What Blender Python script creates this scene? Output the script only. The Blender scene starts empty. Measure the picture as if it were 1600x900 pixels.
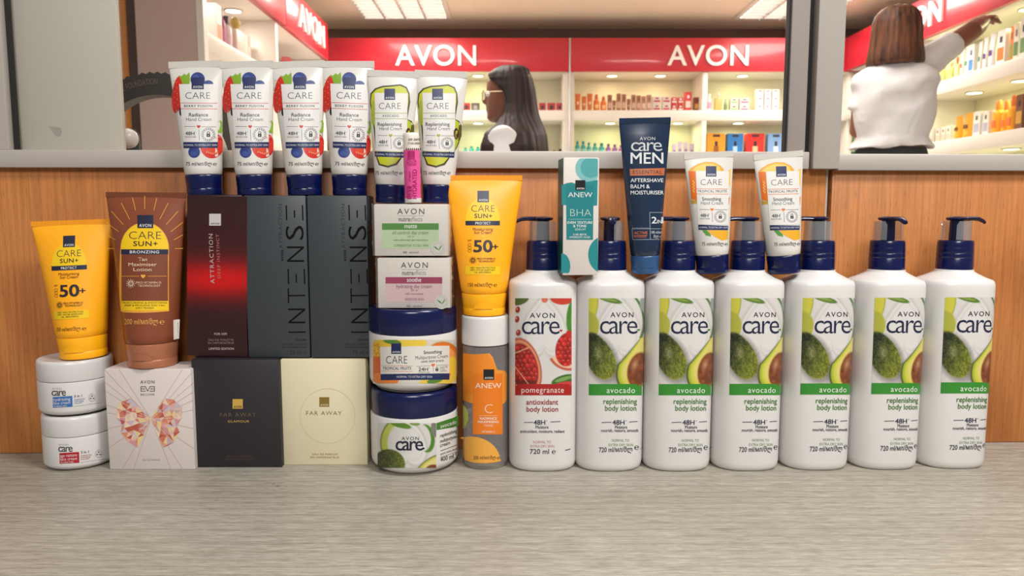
import bpy, bmesh, math, random
import numpy as np
from mathutils import Vector, Matrix, noise
from mathutils.geometry import tessellate_polygon, delaunay_2d_cdt

random.seed(7)
SC = bpy.context.scene
COL = SC.collection

# ------------------------------------------------------------------ camera, world, lights, exposure
F = 1150.0                       # focal length in pixels of the 1600x900 frame
TH = math.atan(120.0 / F)        # the camera looks down a little: horizon at y = 330
CH = 0.25                        # camera height above the counter top (counter top is z = 0)
cam_d = bpy.data.cameras.new('camera')
cam = bpy.data.objects.new('camera', cam_d)
COL.objects.link(cam)
cam.location = (0, 0, CH)
cam.rotation_euler = (math.pi / 2 - TH, 0, 0)
cam_d.sensor_width = 36
cam_d.lens = F / 1600 * 36
cam_d.clip_start = 0.02
cam_d.dof.use_dof = True
cam_d.dof.focus_distance = 0.72
cam_d.dof.aperture_fstop = 13
SC.camera = cam
SC.view_settings.view_transform = 'Standard'
SC.view_settings.look = 'None'
SC.view_settings.exposure = -0.12
SC.view_settings.gamma = 1.0
SC.view_settings.use_curve_mapping = False

FLOOR = -0.75
CEIL = 1.475
world = bpy.data.worlds.new('world')
SC.world = world
world.use_nodes = True
bg = world.node_tree.nodes['Background']
bg.inputs[0].default_value = (1.0, 0.985, 0.97, 1)
bg.inputs[1].default_value = 0.24


def area(name, loc, size, power, color, rot=(0, 0, 0), shape='RECTANGLE', spread=180):
    l = bpy.data.lights.new(name, 'AREA')
    l.shape = shape
    l.size = size[0]
    if shape == 'RECTANGLE':
        l.size_y = size[1]
    l.energy = power
    l.color = color
    l.spread = math.radians(spread)
    o = bpy.data.objects.new(name, l)
    COL.objects.link(o)
    o.location = loc
    o.rotation_euler = rot
    return o


WARM = (1.0, 0.975, 0.945)
# ceiling lamps over the counter, on the camera's side of the partition
area('counter_ceiling_lamp', (0.75, 0.0, 1.44), (0.6, 0.3), 26.0, WARM, (math.radians(22), math.radians(18), 0))
area('counter_ceiling_lamp', (0.05, -1.3, 1.5), (0.9, 0.45), 34.0, WARM, (math.radians(35), 0, 0))
# fluorescent troffers of the shop behind the partition, plus added fill lamps
area('shop_troffer_and_fill', (-0.62, 4.05, CEIL - 0.06), (0.5, 1.0), 26.0, (1.0, 0.94, 0.86))
area('shop_troffer_and_fill', (1.72, 4.05, CEIL - 0.06), (0.5, 1.0), 26.0, (1.0, 0.94, 0.86))
for lx, ly in ((-0.3, 1.7), (1.3, 1.7), (-0.3, 2.9), (1.1, 2.9)):  # fill lamps added out of view, brightening the shop ceiling by floor bounce
    area('shop_troffer_and_fill', (lx, ly, CEIL - 0.06), (0.5, 0.9), 12.5, (1.0, 0.95, 0.88), spread=125)


# ------------------------------------------------------------------ pixel helpers (photo pixel -> point at a real depth)
def ray(px, py):
    xc = (px - 800.0) / F
    yc = (450.0 - py) / F
    return Vector((xc, math.cos(TH) + yc * math.sin(TH), -math.sin(TH) + yc * math.cos(TH)))


def at(px, py, Y):
    d = ray(px, py)
    t = Y / d.y
    return Vector((d.x * t, Y, CH + d.z * t))


def on(px, py, z=0.0):
    d = ray(px, py)
    t = (z - CH) / d.z
    return Vector((d.x * t, d.y * t, z))


# ------------------------------------------------------------------ colours and materials
def lin(c):
    out = []
    for v in c[:3]:
        v = v / 255.0
        out.append(v / 12.92 if v <= 0.04045 else ((v + 0.055) / 1.055) ** 2.4)
    return tuple(out)


MATS = {}


def mat(name, rgb=(200, 200, 200), rough=0.5, metal=0.0, spec=0.5, coat=0.0, sss=0.0, emis=None, estr=0.0):
    if name in MATS:
        return MATS[name]
    m = bpy.data.materials.new(name)
    m.use_nodes = True
    b = m.node_tree.nodes['Principled BSDF']
    b.inputs['Base Color'].default_value = (*lin(rgb), 1)
    b.inputs['Roughness'].default_value = rough
    b.inputs['Metallic'].default_value = metal
    b.inputs['Specular IOR Level'].default_value = spec
    b.inputs['Coat Weight'].default_value = coat
    b.inputs['Coat Roughness'].default_value = 0.08
    if emis:
        b.inputs['Emission Color'].default_value = (*lin(emis), 1)
        b.inputs['Emission Strength'].default_value = estr
    # a very fine procedural unevenness so that no surface is perfectly flat in tone
    nt = m.node_tree
    tc = nt.nodes.new('ShaderNodeTexCoord')
    nz = nt.nodes.new('ShaderNodeTexNoise')
    nz.inputs['Scale'].default_value = 60
    nt.links.new(tc.outputs['Object'], nz.inputs['Vector'])
    mr = nt.nodes.new('ShaderNodeMapRange')
    mr.inputs['To Min'].default_value = max(0.0, rough - 0.012)
    mr.inputs['To Max'].default_value = min(1.0, rough + 0.012)
    nt.links.new(nz.outputs['Fac'], mr.inputs['Value'])
    nt.links.new(mr.outputs['Result'], b.inputs['Roughness'])
    MATS[name] = m
    return m


def ink(name, rough=0.42, metal=0.0, coat=0.0, spec=0.5):
    if name in MATS:
        return MATS[name]
    m = bpy.data.materials.new(name)
    m.use_nodes = True
    nt = m.node_tree
    b = nt.nodes['Principled BSDF']
    a = nt.nodes.new('ShaderNodeAttribute')
    a.attribute_name = 'ink'
    nt.links.new(a.outputs['Color'], b.inputs['Base Color'])
    b.inputs['Roughness'].default_value = rough
    b.inputs['Metallic'].default_value = metal
    b.inputs['Coat Weight'].default_value = coat
    b.inputs['Specular IOR Level'].default_value = spec
    MATS[name] = m
    return m


def thin_glass(name, tint=(1, 1, 1), gloss=1.0, haze=0.0):
    """clear sheet: transparent with a fresnel reflection, optional milky diffuse share"""
    if name in MATS:
        return MATS[name]
    m = bpy.data.materials.new(name)
    m.use_nodes = True
    nt = m.node_tree
    nt.nodes.clear()
    out = nt.nodes.new('ShaderNodeOutputMaterial')
    tr = nt.nodes.new('ShaderNodeBsdfTransparent')
    tr.inputs[0].default_value = (*tint, 1)
    gl = nt.nodes.new('ShaderNodeBsdfGlossy')
    gl.inputs['Roughness'].default_value = 0.04
    lw = nt.nodes.new('ShaderNodeLayerWeight')
    lw.inputs[0].default_value = 0.5
    pw = nt.nodes.new('ShaderNodeMath')
    pw.operation = 'POWER'
    pw.inputs[1].default_value = 4.0
    nt.links.new(lw.outputs['Facing'], pw.inputs[0])
    mu = nt.nodes.new('ShaderNodeMath')
    mu.operation = 'MULTIPLY_ADD'
    mu.inputs[1].default_value = 0.8 * gloss
    mu.inputs[2].default_value = 0.045 * gloss
    nt.links.new(pw.outputs[0], mu.inputs[0])
    base = tr
    if haze > 0:
        df = nt.nodes.new('ShaderNodeBsdfDiffuse')
        df.inputs[0].default_value = (0.8, 0.8, 0.82, 1)
        mh = nt.nodes.new('ShaderNodeMixShader')
        mh.inputs[0].default_value = haze
        nt.links.new(tr.outputs[0], mh.inputs[1])
        nt.links.new(df.outputs[0], mh.inputs[2])
        base = mh
    mx = nt.nodes.new('ShaderNodeMixShader')
    nt.links.new(mu.outputs[0], mx.inputs[0])
    nt.links.new(base.outputs[0], mx.inputs[1])
    nt.links.new(gl.outputs[0], mx.inputs[2])
    nt.links.new(mx.outputs[0], out.inputs[0])
    MATS[name] = m
    return m


def ramp(nt, stops):
    r = nt.nodes.new('ShaderNodeValToRGB')
    els = r.color_ramp.elements
    while len(els) < len(stops):
        els.new(0.5)
    for e, (p, c) in zip(els, stops):
        e.position = p
        e.color = (*lin(c), 1)
    return r


def noise_node(nt, tc, scale, detail=4, rough=0.55, dist=0.0, nscale=1.0):
    mp = nt.nodes.new('ShaderNodeMapping')
    mp.inputs['Scale'].default_value = scale
    nt.links.new(tc.outputs['Object'], mp.inputs['Vector'])
    n = nt.nodes.new('ShaderNodeTexNoise')
    n.inputs['Scale'].default_value = nscale
    n.inputs['Detail'].default_value = detail
    n.inputs['Roughness'].default_value = rough
    n.inputs['Distortion'].default_value = dist
    nt.links.new(mp.outputs[0], n.inputs['Vector'])
    return n


def mixc(nt, a, b, fac, mode='MIX'):
    m = nt.nodes.new('ShaderNodeMix')
    m.data_type = 'RGBA'
    m.blend_type = mode
    if isinstance(fac, (int, float)):
        m.inputs[0].default_value = fac
    else:
        nt.links.new(fac, m.inputs[0])
    for s, i in ((a, 6), (b, 7)):
        if isinstance(s, tuple):
            m.inputs[i].default_value = (*lin(s), 1)
        else:
            nt.links.new(s, m.inputs[i])
    return m.outputs[2]


def beech_material():
    m = bpy.data.materials.new('beech_laminate')
    m.use_nodes = True
    nt = m.node_tree
    b = nt.nodes['Principled BSDF']
    tc = nt.nodes.new('ShaderNodeTexCoord')
    # cathedral figure: distorted rings stretched along the height
    mp = nt.nodes.new('ShaderNodeMapping')
    mp.inputs['Scale'].default_value = (9, 3, 1.3)
    nt.links.new(tc.outputs['Object'], mp.inputs['Vector'])
    w = nt.nodes.new('ShaderNodeTexWave')
    w.wave_type = 'RINGS'
    w.inputs['Scale'].default_value = 1.6
    w.inputs['Distortion'].default_value = 7.0
    w.inputs['Detail'].default_value = 2.5
    w.inputs['Detail Scale'].default_value = 0.7
    nt.links.new(mp.outputs[0], w.inputs['Vector'])
    big = noise_node(nt, tc, (5, 1, 1.2), 3)
    fine = noise_node(nt, tc, (320, 1, 9), 4)
    pores = noise_node(nt, tc, (900, 1, 80), 2, 0.4)
    r1 = ramp(nt, [(0.30, (170, 102, 50)), (0.70, (200, 130, 70))])
    nt.links.new(big.outputs['Fac'], r1.inputs[0])
    r2 = ramp(nt, [(0.0, (168, 98, 46)), (0.5, (192, 120, 62)), (1.0, (202, 130, 70))])
    nt.links.new(w.outputs['Fac'], r2.inputs[0])
    c = mixc(nt, r1.outputs[0], r2.outputs[0], 0.42)
    r3 = ramp(nt, [(0.35, (214, 214, 214)), (0.62, (255, 255, 255))])
    nt.links.new(fine.outputs['Fac'], r3.inputs[0])
    c = mixc(nt, c, r3.outputs[0], 0.75, 'MULTIPLY')
    r4 = ramp(nt, [(0.30, (150, 138, 128)), (0.40, (255, 255, 255))])
    nt.links.new(pores.outputs['Fac'], r4.inputs[0])
    c = mixc(nt, c, r4.outputs[0], 0.38, 'MULTIPLY')
    nt.links.new(c, b.inputs['Base Color'])
    b.inputs['Roughness'].default_value = 0.42
    return m


def counter_material():
    m = bpy.data.materials.new('grey_oak_laminate')
    m.use_nodes = True
    nt = m.node_tree
    b = nt.nodes['Principled BSDF']
    tc = nt.nodes.new('ShaderNodeTexCoord')
    band = noise_node(nt, tc, (1.1, 26, 1), 3, 0.5, 0.6)
    streak = noise_node(nt, tc, (38, 620, 1), 5, 0.66)
    fine = noise_node(nt, tc, (100, 1700, 1), 3, 0.6)
    big = noise_node(nt, tc, (2.2, 7, 1), 3)
    mp = nt.nodes.new('ShaderNodeMapping')
    mp.inputs['Scale'].default_value = (0.55, 11, 1)
    mp.inputs['Location'].default_value = (0.3, 0.12, 0)
    nt.links.new(tc.outputs['Object'], mp.inputs['Vector'])
    w = nt.nodes.new('ShaderNodeTexWave')
    w.wave_type = 'RINGS'
    w.inputs['Scale'].default_value = 2.2
    w.inputs['Distortion'].default_value = 4.0
    w.inputs['Detail'].default_value = 2
    nt.links.new(mp.outputs[0], w.inputs['Vector'])
    r1 = ramp(nt, [(0.30, (142, 137, 125)), (0.5, (180, 175, 163)), (0.68, (214, 210, 199))])
    nt.links.new(streak.outputs['Fac'], r1.inputs[0])
    r2 = ramp(nt, [(0.3, (162, 156, 144)), (0.7, (186, 181, 169))])
    nt.links.new(band.outputs['Fac'], r2.inputs[0])
    c = mixc(nt, r1.outputs[0], r2.outputs[0], 0.22)
    r3 = ramp(nt, [(0.32, (200, 197, 190)), (0.60, (255, 255, 255))])
    nt.links.new(fine.outputs['Fac'], r3.inputs[0])
    c = mixc(nt, c, r3.outputs[0], 0.8, 'MULTIPLY')
    r4 = ramp(nt, [(0.0, (214, 210, 202)), (0.35, (255, 255, 255)), (1.0, (255, 255, 255))])
    nt.links.new(w.outputs['Fac'], r4.inputs[0])
    c = mixc(nt, c, r4.outputs[0], 0.4, 'MULTIPLY')
    r5 = ramp(nt, [(0.3, (232, 228, 222)), (0.7, (255, 255, 255))])
    nt.links.new(big.outputs['Fac'], r5.inputs[0])
    c = mixc(nt, c, r5.outputs[0], 0.8, 'MULTIPLY')
    nt.links.new(c, b.inputs['Base Color'])
    b.inputs['Roughness'].default_value = 0.5
    b.inputs['Specular IOR Level'].default_value = 0.4
    bp = nt.nodes.new('ShaderNodeBump')
    bp.inputs['Strength'].default_value = 0.08
    bp.inputs['Distance'].default_value = 0.001
    nt.links.new(streak.outputs['Fac'], bp.inputs['Height'])
    nt.links.new(bp.outputs[0], b.inputs['Normal'])
    return m


# ------------------------------------------------------------------ mesh building
def link(o, parent=None):
    COL.objects.link(o)
    if parent is not None:
        o.parent = parent
    return o


def shade(me, smooth=True, angle=40):
    if smooth:
        for p in me.polygons:
            p.use_smooth = True
        try:
            me.set_sharp_from_angle(angle=math.radians(angle))
        except Exception:
            pass


class MB:
    """collects shapes and links them as ONE mesh object"""

    def __init__(self):
        self.v = []
        self.f = []
        self.m = []

    def add(self, verts, faces, mi=0):
        k = len(self.v)
        self.v.extend([tuple(p) for p in verts])
        self.f.extend([tuple(i + k for i in f) for f in faces])
        self.m.extend([mi] * len(faces))
        return self

    def box(self, x0, x1, y0, y1, z0, z1, mi=0, bevel=0.0, seg=2):
        bm = bmesh.new()
        bmesh.ops.create_cube(bm, size=1)
        for v in bm.verts:
            v.co = Vector(((x0 + x1) / 2 + v.co.x * (x1 - x0), (y0 + y1) / 2 + v.co.y * (y1 - y0),
                           (z0 + z1) / 2 + v.co.z * (z1 - z0)))
        if bevel > 0:
            bmesh.ops.bevel(bm, geom=bm.edges[:], offset=bevel, segments=seg, profile=0.5, affect='EDGES')
        bm.verts.index_update()
        self.add([v.co for v in bm.verts], [[v.index for v in f.verts] for f in bm.faces], mi)
        bm.free()
        return self

    def loft(self, rings, cap0=True, cap1=True, mi=0, closed=True):
        n = len(rings[0])
        vs = [p for r in rings for p in r]
        fs = []
        for i in range(len(rings) - 1):
            for j in range(n if closed else n - 1):
                a, b = i * n + j, i * n + (j + 1) % n
                fs.append((a, b, b + n, a + n))
        if cap0:
            fs.append(tuple(reversed(range(n))))
        if cap1:
            fs.append(tuple(range((len(rings) - 1) * n, len(rings) * n)))
        return self.add(vs, fs, mi)

    def lathe(self, prof, seg=48, c=(0, 0, 0), mi=0, cap0=True, cap1=True):
        rings = [[(c[0] + r * math.cos(2 * math.pi * j / seg), c[1] + r * math.sin(2 * math.pi * j / seg), c[2] + z)
                  for j in range(seg)] for r, z in prof]
        return self.loft(rings, cap0, cap1, mi)

    def tube(self, pts, radii, seg=12, mi=0, flat=None):
        pts = [Vector(p) for p in pts]
        if isinstance(radii, (int, float)):
            radii = [radii] * len(pts)
        rings = []
        up = None
        for i, p in enumerate(pts):
            t = (pts[min(i + 1, len(pts) - 1)] - pts[max(i - 1, 0)]).normalized()
            if up is None:
                up = Vector((0, 0, 1)) if abs(t.z) < 0.9 else Vector((0, 1, 0))
            s = t.cross(up).normalized()
            up = s.cross(t).normalized()
            r = radii[i]
            ra, rb = (r, r) if not isinstance(r, tuple) else r
            rings.append([p + s * ra * math.cos(2 * math.pi * j / seg) + up * rb * math.sin(2 * math.pi * j / seg)
                          for j in range(seg)])
        return self.loft(rings, True, True, mi)

    def ball(self, c, r, seg=16, rows=10, mi=0):
        r = (r, r, r) if isinstance(r, (int, float)) else r
        prof = []
        rings = []
        for i in range(rows + 1):
            a = -math.pi / 2 + math.pi * i / rows
            cr = max(math.cos(a), 0.02)
            rings.append([(c[0] + r[0] * cr * math.cos(2 * math.pi * j / seg), c[1] + r[1] * cr * math.sin(2 * math.pi * j / seg),
                           c[2] + r[2] * math.sin(a)) for j in range(seg)])
        return self.loft(rings, True, True, mi)

    def build(self, name, mats, parent=None, smooth=True, angle=40):
        me = bpy.data.meshes.new(name)
        me.from_pydata(self.v, [], self.f)
        if not isinstance(mats, (list, tuple)):
            mats = [mats]
        for m in mats:
            me.materials.append(m)
        me.polygons.foreach_set('material_index', self.m)
        bm = bmesh.new()
        bm.from_mesh(me)
        bmesh.ops.recalc_face_normals(bm, faces=bm.faces[:])
        bm.to_mesh(me)
        bm.free()
        me.update()
        shade(me, smooth, angle)
        return link(bpy.data.objects.new(name, me), parent)


def thing(name, label, cat, loc=(0, 0, 0), rot=(0, 0, 0), group=None):
    o = bpy.data.objects.new(name, None)
    o.empty_display_size = 0.02
    COL.objects.link(o)
    o.location = loc
    o.rotation_euler = rot
    return tag(o, label, cat, group)


def tag(o, label, cat, group=None):
    o['label'] = label
    o['category'] = cat
    if group:
        o['group'] = group
    return o


def struct(o):
    o['kind'] = 'structure'
    return o


def matrix_of(o):
    return Matrix.LocRotScale(o.location, o.rotation_euler, None)


def copy_tree(o, parent=None):
    c = o.copy()
    COL.objects.link(c)
    if parent is not None:
        c.parent = parent
    for ch in list(o.children):
        copy_tree(ch, c)
    return c


def dup(root, loc, rot=None, label=None, group=None):
    r = copy_tree(root)
    r.location = loc
    if rot is not None:
        r.rotation_euler = rot
    if label:
        r['label'] = label
    if group:
        r['group'] = group
    return r


# ------------------------------------------------------------------ lettering and printed artwork
_GL = {}


def glyphs(s, wt=0.0, sp=1.0, res=3):
    key = (s, wt, sp, res)
    if key in _GL:
        return _GL[key]
    cu = bpy.data.curves.new('lettering', 'FONT')
    cu.body = s
    cu.size = 1
    cu.offset = wt
    cu.resolution_u = res
    cu.space_character = sp
    cu.dimensions = '2D'
    cu.fill_mode = 'BOTH'
    ob = bpy.data.objects.new('lettering', cu)
    me = bpy.data.meshes.new_from_object(ob)
    v = [(p.co.x, p.co.y) for p in me.vertices]
    f = [tuple(p.vertices) for p in me.polygons]
    bpy.data.objects.remove(ob)
    bpy.data.curves.remove(cu)
    bpy.data.meshes.remove(me)
    _GL[key] = (v, f)
    return v, f


def cap_height():
    v, f = glyphs('H')
    return max(p[1] for p in v) - min(p[1] for p in v)


CAPH = cap_height()
NAVY = (28, 40, 88)
INK = (44, 44, 52)
WHITE = (240, 238, 235)


class Print:
    """flat artwork measured in photo pixels and laid on a product's front surface"""

    def __init__(self, root, surf, off=0.00012, step=0.00005):
        self.M = matrix_of(root)
        self.Mi = self.M.inverted()
        self.o = self.Mi @ Vector((0, 0, CH))
        self.R = self.Mi.to_3x3()
        self.surf = surf            # surf(u, v) -> (y, nx, ny) of the front surface in local space
        self.off = off
        self.step = step
        self.items = []             # verts2d, faces, colours, layer
        self.grids = []

    def uv(self, px, py):
        d = self.R @ ray(px, py)
        y = self.surf(0, 0.05)[0]
        for _ in range(7):
            t = (y - self.o.y) / d.y
            u, v = self.o.x + d.x * t, self.o.z + d.z * t
            g = self.surf(u, v)[0] - y
            t2 = (y + 1e-5 - self.o.y) / d.y
            g2 = self.surf(self.o.x + d.x * t2, self.o.z + d.z * t2)[0] - y - 1e-5
            k = (g2 - g) / 1e-5
            if abs(k) < .15:
                k = -.5
            st = max(-.01, min(.01, -g / k))
            y += st
            if abs(st) < 1e-6:
                break
        t = (y - self.o.y) / d.y
        return (self.o.x + d.x * t, self.o.z + d.z * t)

    def add(self, pts_px, faces, col, L):
        uv = [self.uv(*p) for p in pts_px]
        self.items.append((uv, faces, [col] * len(uv) if not isinstance(col, list) else col, L))

    def poly(self, pts, col, L=1):
        tri = tessellate_polygon([[Vector((p[0], p[1], 0)) for p in pts]])
        self.add(pts, [tuple(t) for t in tri], col, L)

    def rect(self, x0, y0, x1, y1, col, L=1):
        self.quad((x0, y0), (x1, y0), (x1, y1), (x0, y1), col, L)

    def quad(self, a, b, c, d, col, L=1):
        nx = max(1, int(math.hypot(b[0] - a[0], b[1] - a[1]) / 7))
        ny = max(1, int(math.hypot(d[0] - a[0], d[1] - a[1]) / 12))
        pts, fs = [], []
        for j in range(ny + 1):
            t = j / ny
            for i in range(nx + 1):
                q = i / nx
                pts.append(tuple((a[k] * (1 - q) + b[k] * q) * (1 - t) + (d[k] * (1 - q) + c[k] * q) * t for k in (0, 1)))
        for j in range(ny):
            for i in range(nx):
                k = j * (nx + 1) + i
                fs.append((k, k + 1, k + nx + 2, k + nx + 1))
        self.add(pts, fs, col, L)

    def ell(self, cx, cy, rx, ry, col, L=1, rot=0, n=28, a0=0, a1=360):
        pts = []
        full = abs(a1 - a0) >= 360
        m = n if full else n + 1
        for i in range(m):
            a = math.radians(a0 + (a1 - a0) * i / n)
            x, y = rx * math.cos(a), ry * math.sin(a)
            r = math.radians(rot)
            pts.append((cx + x * math.cos(r) - y * math.sin(r), cy + x * math.sin(r) + y * math.cos(r)))
        self.poly(pts, col, L)

    def line(self, x0, y0, x1, y1, w, col, L=2):
        dx, dy = x1 - x0, y1 - y0
        l = math.hypot(dx, dy) or 1
        nx, ny = -dy / l * w / 2, dx / l * w / 2
        n = max(1, int(l / 4))
        for i in range(n):
            a, b = i / n, (i + 1) / n
            self.poly([(x0 + dx * a + nx, y0 + dy * a + ny), (x0 + dx * b + nx, y0 + dy * b + ny),
                       (x0 + dx * b - nx, y0 + dy * b - ny), (x0 + dx * a - nx, y0 + dy * a - ny)], col, L)

    def ring(self, cx, cy, r, w, col, L=2, n=28, dash=0, ry=None):
        ry = ry or r
        for i in range(n):
            if dash and i % dash == 0:
                continue
            a, b = 2 * math.pi * i / n, 2 * math.pi * (i + 1) / n
            q = []
            for ang, k in ((a, 0), (b, 0), (b, w), (a, w)):
                q.append((cx + (r - k) * math.cos(ang), cy + (ry - k) * math.sin(ang)))
            self.poly(q, col, L)

    def text(self, s, x0, x1, yb, h, col=INK, wt=0.0, L=4, rot=0, sp=1.0, slope=0.0, arc=0.0):
        """letters spanning x0..x1 on the baseline yb with capitals h pixels tall (rot=90: x0..x1 run up the picture from y0 to y1)"""
        v, f = glyphs(s, min(wt, 0.0), sp)
        if not v:
            return
        a0 = min(p[0] for p in v)
        a1 = max(p[0] for p in v)
        ky = h / CAPH
        pts = []
        if rot == 90:
            kx = abs(x1 - x0) / (a1 - a0)
            for (x, y) in v:
                pts.append((yb - y * ky + slope * (x - a0) * kx, x0 - (x - a0) * kx))
        else:
            kx = (x1 - x0) / (a1 - a0)
            xm = (x0 + x1) / 2
            for (x, y) in v:
                X = x0 + (x - a0) * kx
                pts.append((X, yb - y * ky + slope * (X - xm) + arc * ((X - xm) ** 2)))
        if wt > 0.002:
            d = wt * ky * .62
            for k, (ox, oy) in enumerate(((-d, -d * .6), (d, -d * .6), (-d, d * .6), (d, d * .6))):
                self.add([(x + ox, y + oy) for x, y in pts], f, col, L + k * .24)
        else:
            self.add(pts, f, col, L)

    def heart(self, cx, cy, r, col, L=3):
        pts = []
        for i in range(24):
            t = 2 * math.pi * i / 24
            pts.append((cx + r * math.sin(t) ** 3, cy - r / 16 * (13 * math.cos(t) - 5 * math.cos(2 * t) - 2 * math.cos(3 * t) - math.cos(4 * t))))
        self.poly(pts, col, L)

    def lock(self, cx, cy, s, col, L=4):
        self.rect(cx - s * .42, cy - s * .1, cx + s * .42, cy + s * .55, col, L)
        for x in (-.3, .3):
            self.rect(cx + s * (x - .07), cy - s * .45, cx + s * (x + .07), cy - s * .1, col, L)
        self.ring(cx, cy - s * .42, s * .37, s * .14, col, L, n=14)
        self.rect(cx - s * .06, cy + s * .05, cx + s * .06, cy + s * .35, WHITE, L + 1)

    def raster(self, x0, y0, x1, y1, nx, ny, func, L=0):
        """painted picture: func(X, Y pixel arrays) -> rgb array 0..255"""
        xs = np.linspace(x0, x1, nx)
        ys = np.linspace(y0, y1, ny)
        X, Y = np.meshgrid(xs, ys)
        C = np.clip(func(X, Y), 0, 255).reshape(-1, 3) / 255.0
        C = np.where(C <= 0.04045, C / 12.92, ((C + 0.055) / 1.055) ** 2.4)
        uv = [self.uv(px, py) for px, py in zip(X.ravel(), Y.ravel())]
        fs = []
        for j in range(ny - 1):
            for i in range(nx - 1):
                k = j * nx + i
                fs.append((k, k + 1, k + nx + 1, k + nx))
        self.grids.append((uv, fs, C, L))

    def build(self, name, parent, slice_u=None, slice_v=None, material=None, label=None):
        V, Fc, C = [], [], []
        for uv, fs, cols, L in self.items:
            bm = bmesh.new()
            bv = [bm.verts.new((p[0], p[1], 0)) for p in uv]
            for f in fs:
                if len(set(f)) >= 3:
                    try:
                        bm.faces.new([bv[i] for i in f])
                    except ValueError:
                        pass
            for ax, st in ((0, slice_u), (1, slice_v)):
                if not st:
                    continue
                lo = min(p[ax] for p in uv)
                hi = max(p[ax] for p in uv)
                k = math.floor(lo / st) + 1
                while k * st < hi:
                    bmesh.ops.bisect_plane(bm, geom=bm.verts[:] + bm.edges[:] + bm.faces[:],
                                           plane_co=(k * st, 0, 0) if ax == 0 else (0, k * st, 0),
                                           plane_no=(1, 0, 0) if ax == 0 else (0, 1, 0), dist=1e-7)
                    k += 1
            bm.verts.index_update()
            k = len(V)
            lc = tuple(c * .86 for c in lin(cols[0]))
            o = self.off + L * self.step
            for v in bm.verts:
                y, nx, ny = self.surf(v.co.x, v.co.y)
                V.append((v.co.x + nx * o, y + ny * o, v.co.y))
                C.append((*lc, 1))
            for f in bm.faces:
                Fc.append(tuple(v.index + k for v in f.verts))
            bm.free()
        for uv, fs, cc, L in self.grids:
            k = len(V)
            o = self.off + L * self.step
            for (u, v), c in zip(uv, cc):
                y, nx, ny = self.surf(u, v)
                V.append((u + nx * o, y + ny * o, v))
                C.append((c[0] * .86, c[1] * .86, c[2] * .86, 1))
            Fc.extend(tuple(i + k for i in f) for f in fs)
        me = bpy.data.meshes.new(name)
        me.from_pydata(V, [], Fc)
        at_ = me.attributes.new('ink', 'FLOAT_COLOR', 'POINT')
        at_.data.foreach_set('color', np.array(C, dtype=np.float32).ravel())
        me.materials.append(material or ink('printed_ink'))
        bm = bmesh.new()
        bm.from_mesh(me)
        for f in bm.faces:
            f.normal_update()
            if f.normal.y > 0:
                f.normal_flip()
            f.smooth = True
        bm.to_mesh(me)
        bm.free()
        me.update()
        o = link(bpy.data.objects.new(name, me), parent)
        if label:
            o['label'] = label
        return o


def se_point(a, b, n, ang):
    c, s = math.cos(ang), math.sin(ang)
    return (a * math.copysign(abs(c) ** (2 / n), c), b * math.copysign(abs(s) ** (2 / n), s))


def se_ring(a, b, n, z, N=56, cx=0, cy=0):
    return [(cx + se_point(a, b, n, 2 * math.pi * j / N)[0], cy + se_point(a, b, n, 2 * math.pi * j / N)[1], z) for j in range(N)]


def se_front(a, b, n, u):
    """front (camera side, -y) of a superellipse: y and outward normal"""
    t = min(abs(u) / a, 0.985)
    w = (1 - t ** n) ** (1 / n)
    y = -b * w
    gx = math.copysign((t ** (n - 1)) / a, u)
    gy = -(max(w, 1e-4) ** (n - 1)) / b
    l = math.hypot(gx, gy) or 1
    return (y, gx / l, gy / l)

# ================================================================== THE SETTING
ink('printed_ink', 0.4)
M_beech = beech_material()
M_counter = counter_material()
M_alu = mat('satin_grey_frame', (176, 168, 160), 0.45, 0.15)
M_alu2 = mat('satin_grey_stile', (158, 148, 142), 0.45, 0.15)
M_black = mat('black_rubber', (22, 20, 20), 0.6)
M_board = mat('off_white_board', (196, 190, 180), 0.55)
M_ceil = mat('beige_ceiling_paint', (240, 222, 202), 0.9)
M_brown = mat('dark_brown_wall', (128, 98, 82), 0.9)  # one dark brown over the whole far wall
M_shopwall = mat('cream_wall_paint', (214, 200, 178), 0.9)
M_floor = mat('pale_floor_tile', (226, 218, 208), 0.4)
M_lam = mat('white_laminate', (228, 222, 214), 0.35)
M_lamback = mat('ivory_laminate', (226, 222, 196), 0.5)
M_mauve = mat('mauve_grey_laminate', (200, 174, 166), 0.45)
M_orange = mat('orange_beech_door', (222, 146, 66), 0.5)
M_red = mat('red_gloss_sign', (192, 30, 46), 0.34, coat=0.3)
M_sign = mat('white_sign_letters', (240, 232, 228), 0.4)
M_disc = mat('lit_downlight_lens', (255, 250, 230), 0.4, emis=(255, 244, 214), estr=6.0)
M_metal = mat('brushed_metal', (180, 176, 170), 0.3, 0.9)
M_glass = thin_glass('window_glass', (0.97, 0.97, 0.96), 0.55)

PY0, PSL = 0.7595, 0.035          # the partition stands a little askew to the camera
PRZ = math.atan(PSL)
PM = Matrix.Translation((0, PY0, 0)) @ Matrix.Rotation(PRZ, 4, 'Z')
PMi = PM.inverted()


def W(px, py, d=0.0):
    """photo pixel -> (s, z) on the partition plane pushed d behind its wooden face"""
    o = PMi @ Vector((0, 0, CH))
    r = PMi.to_3x3() @ ray(px, py)
    t = (d - o.y) / r.y
    return o.x + r.x * t, o.z + r.z * t


def pstruct(o):
    o.matrix_world = PM
    return struct(o)


# counter top (one board, its front edge below the frame)
b = MB().box(-1.3, 1.45, -0.02, PY0 + 0.045, -0.032, 0, bevel=0.002)
counter = b.build('counter_top', M_counter)
struct(counter)
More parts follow.
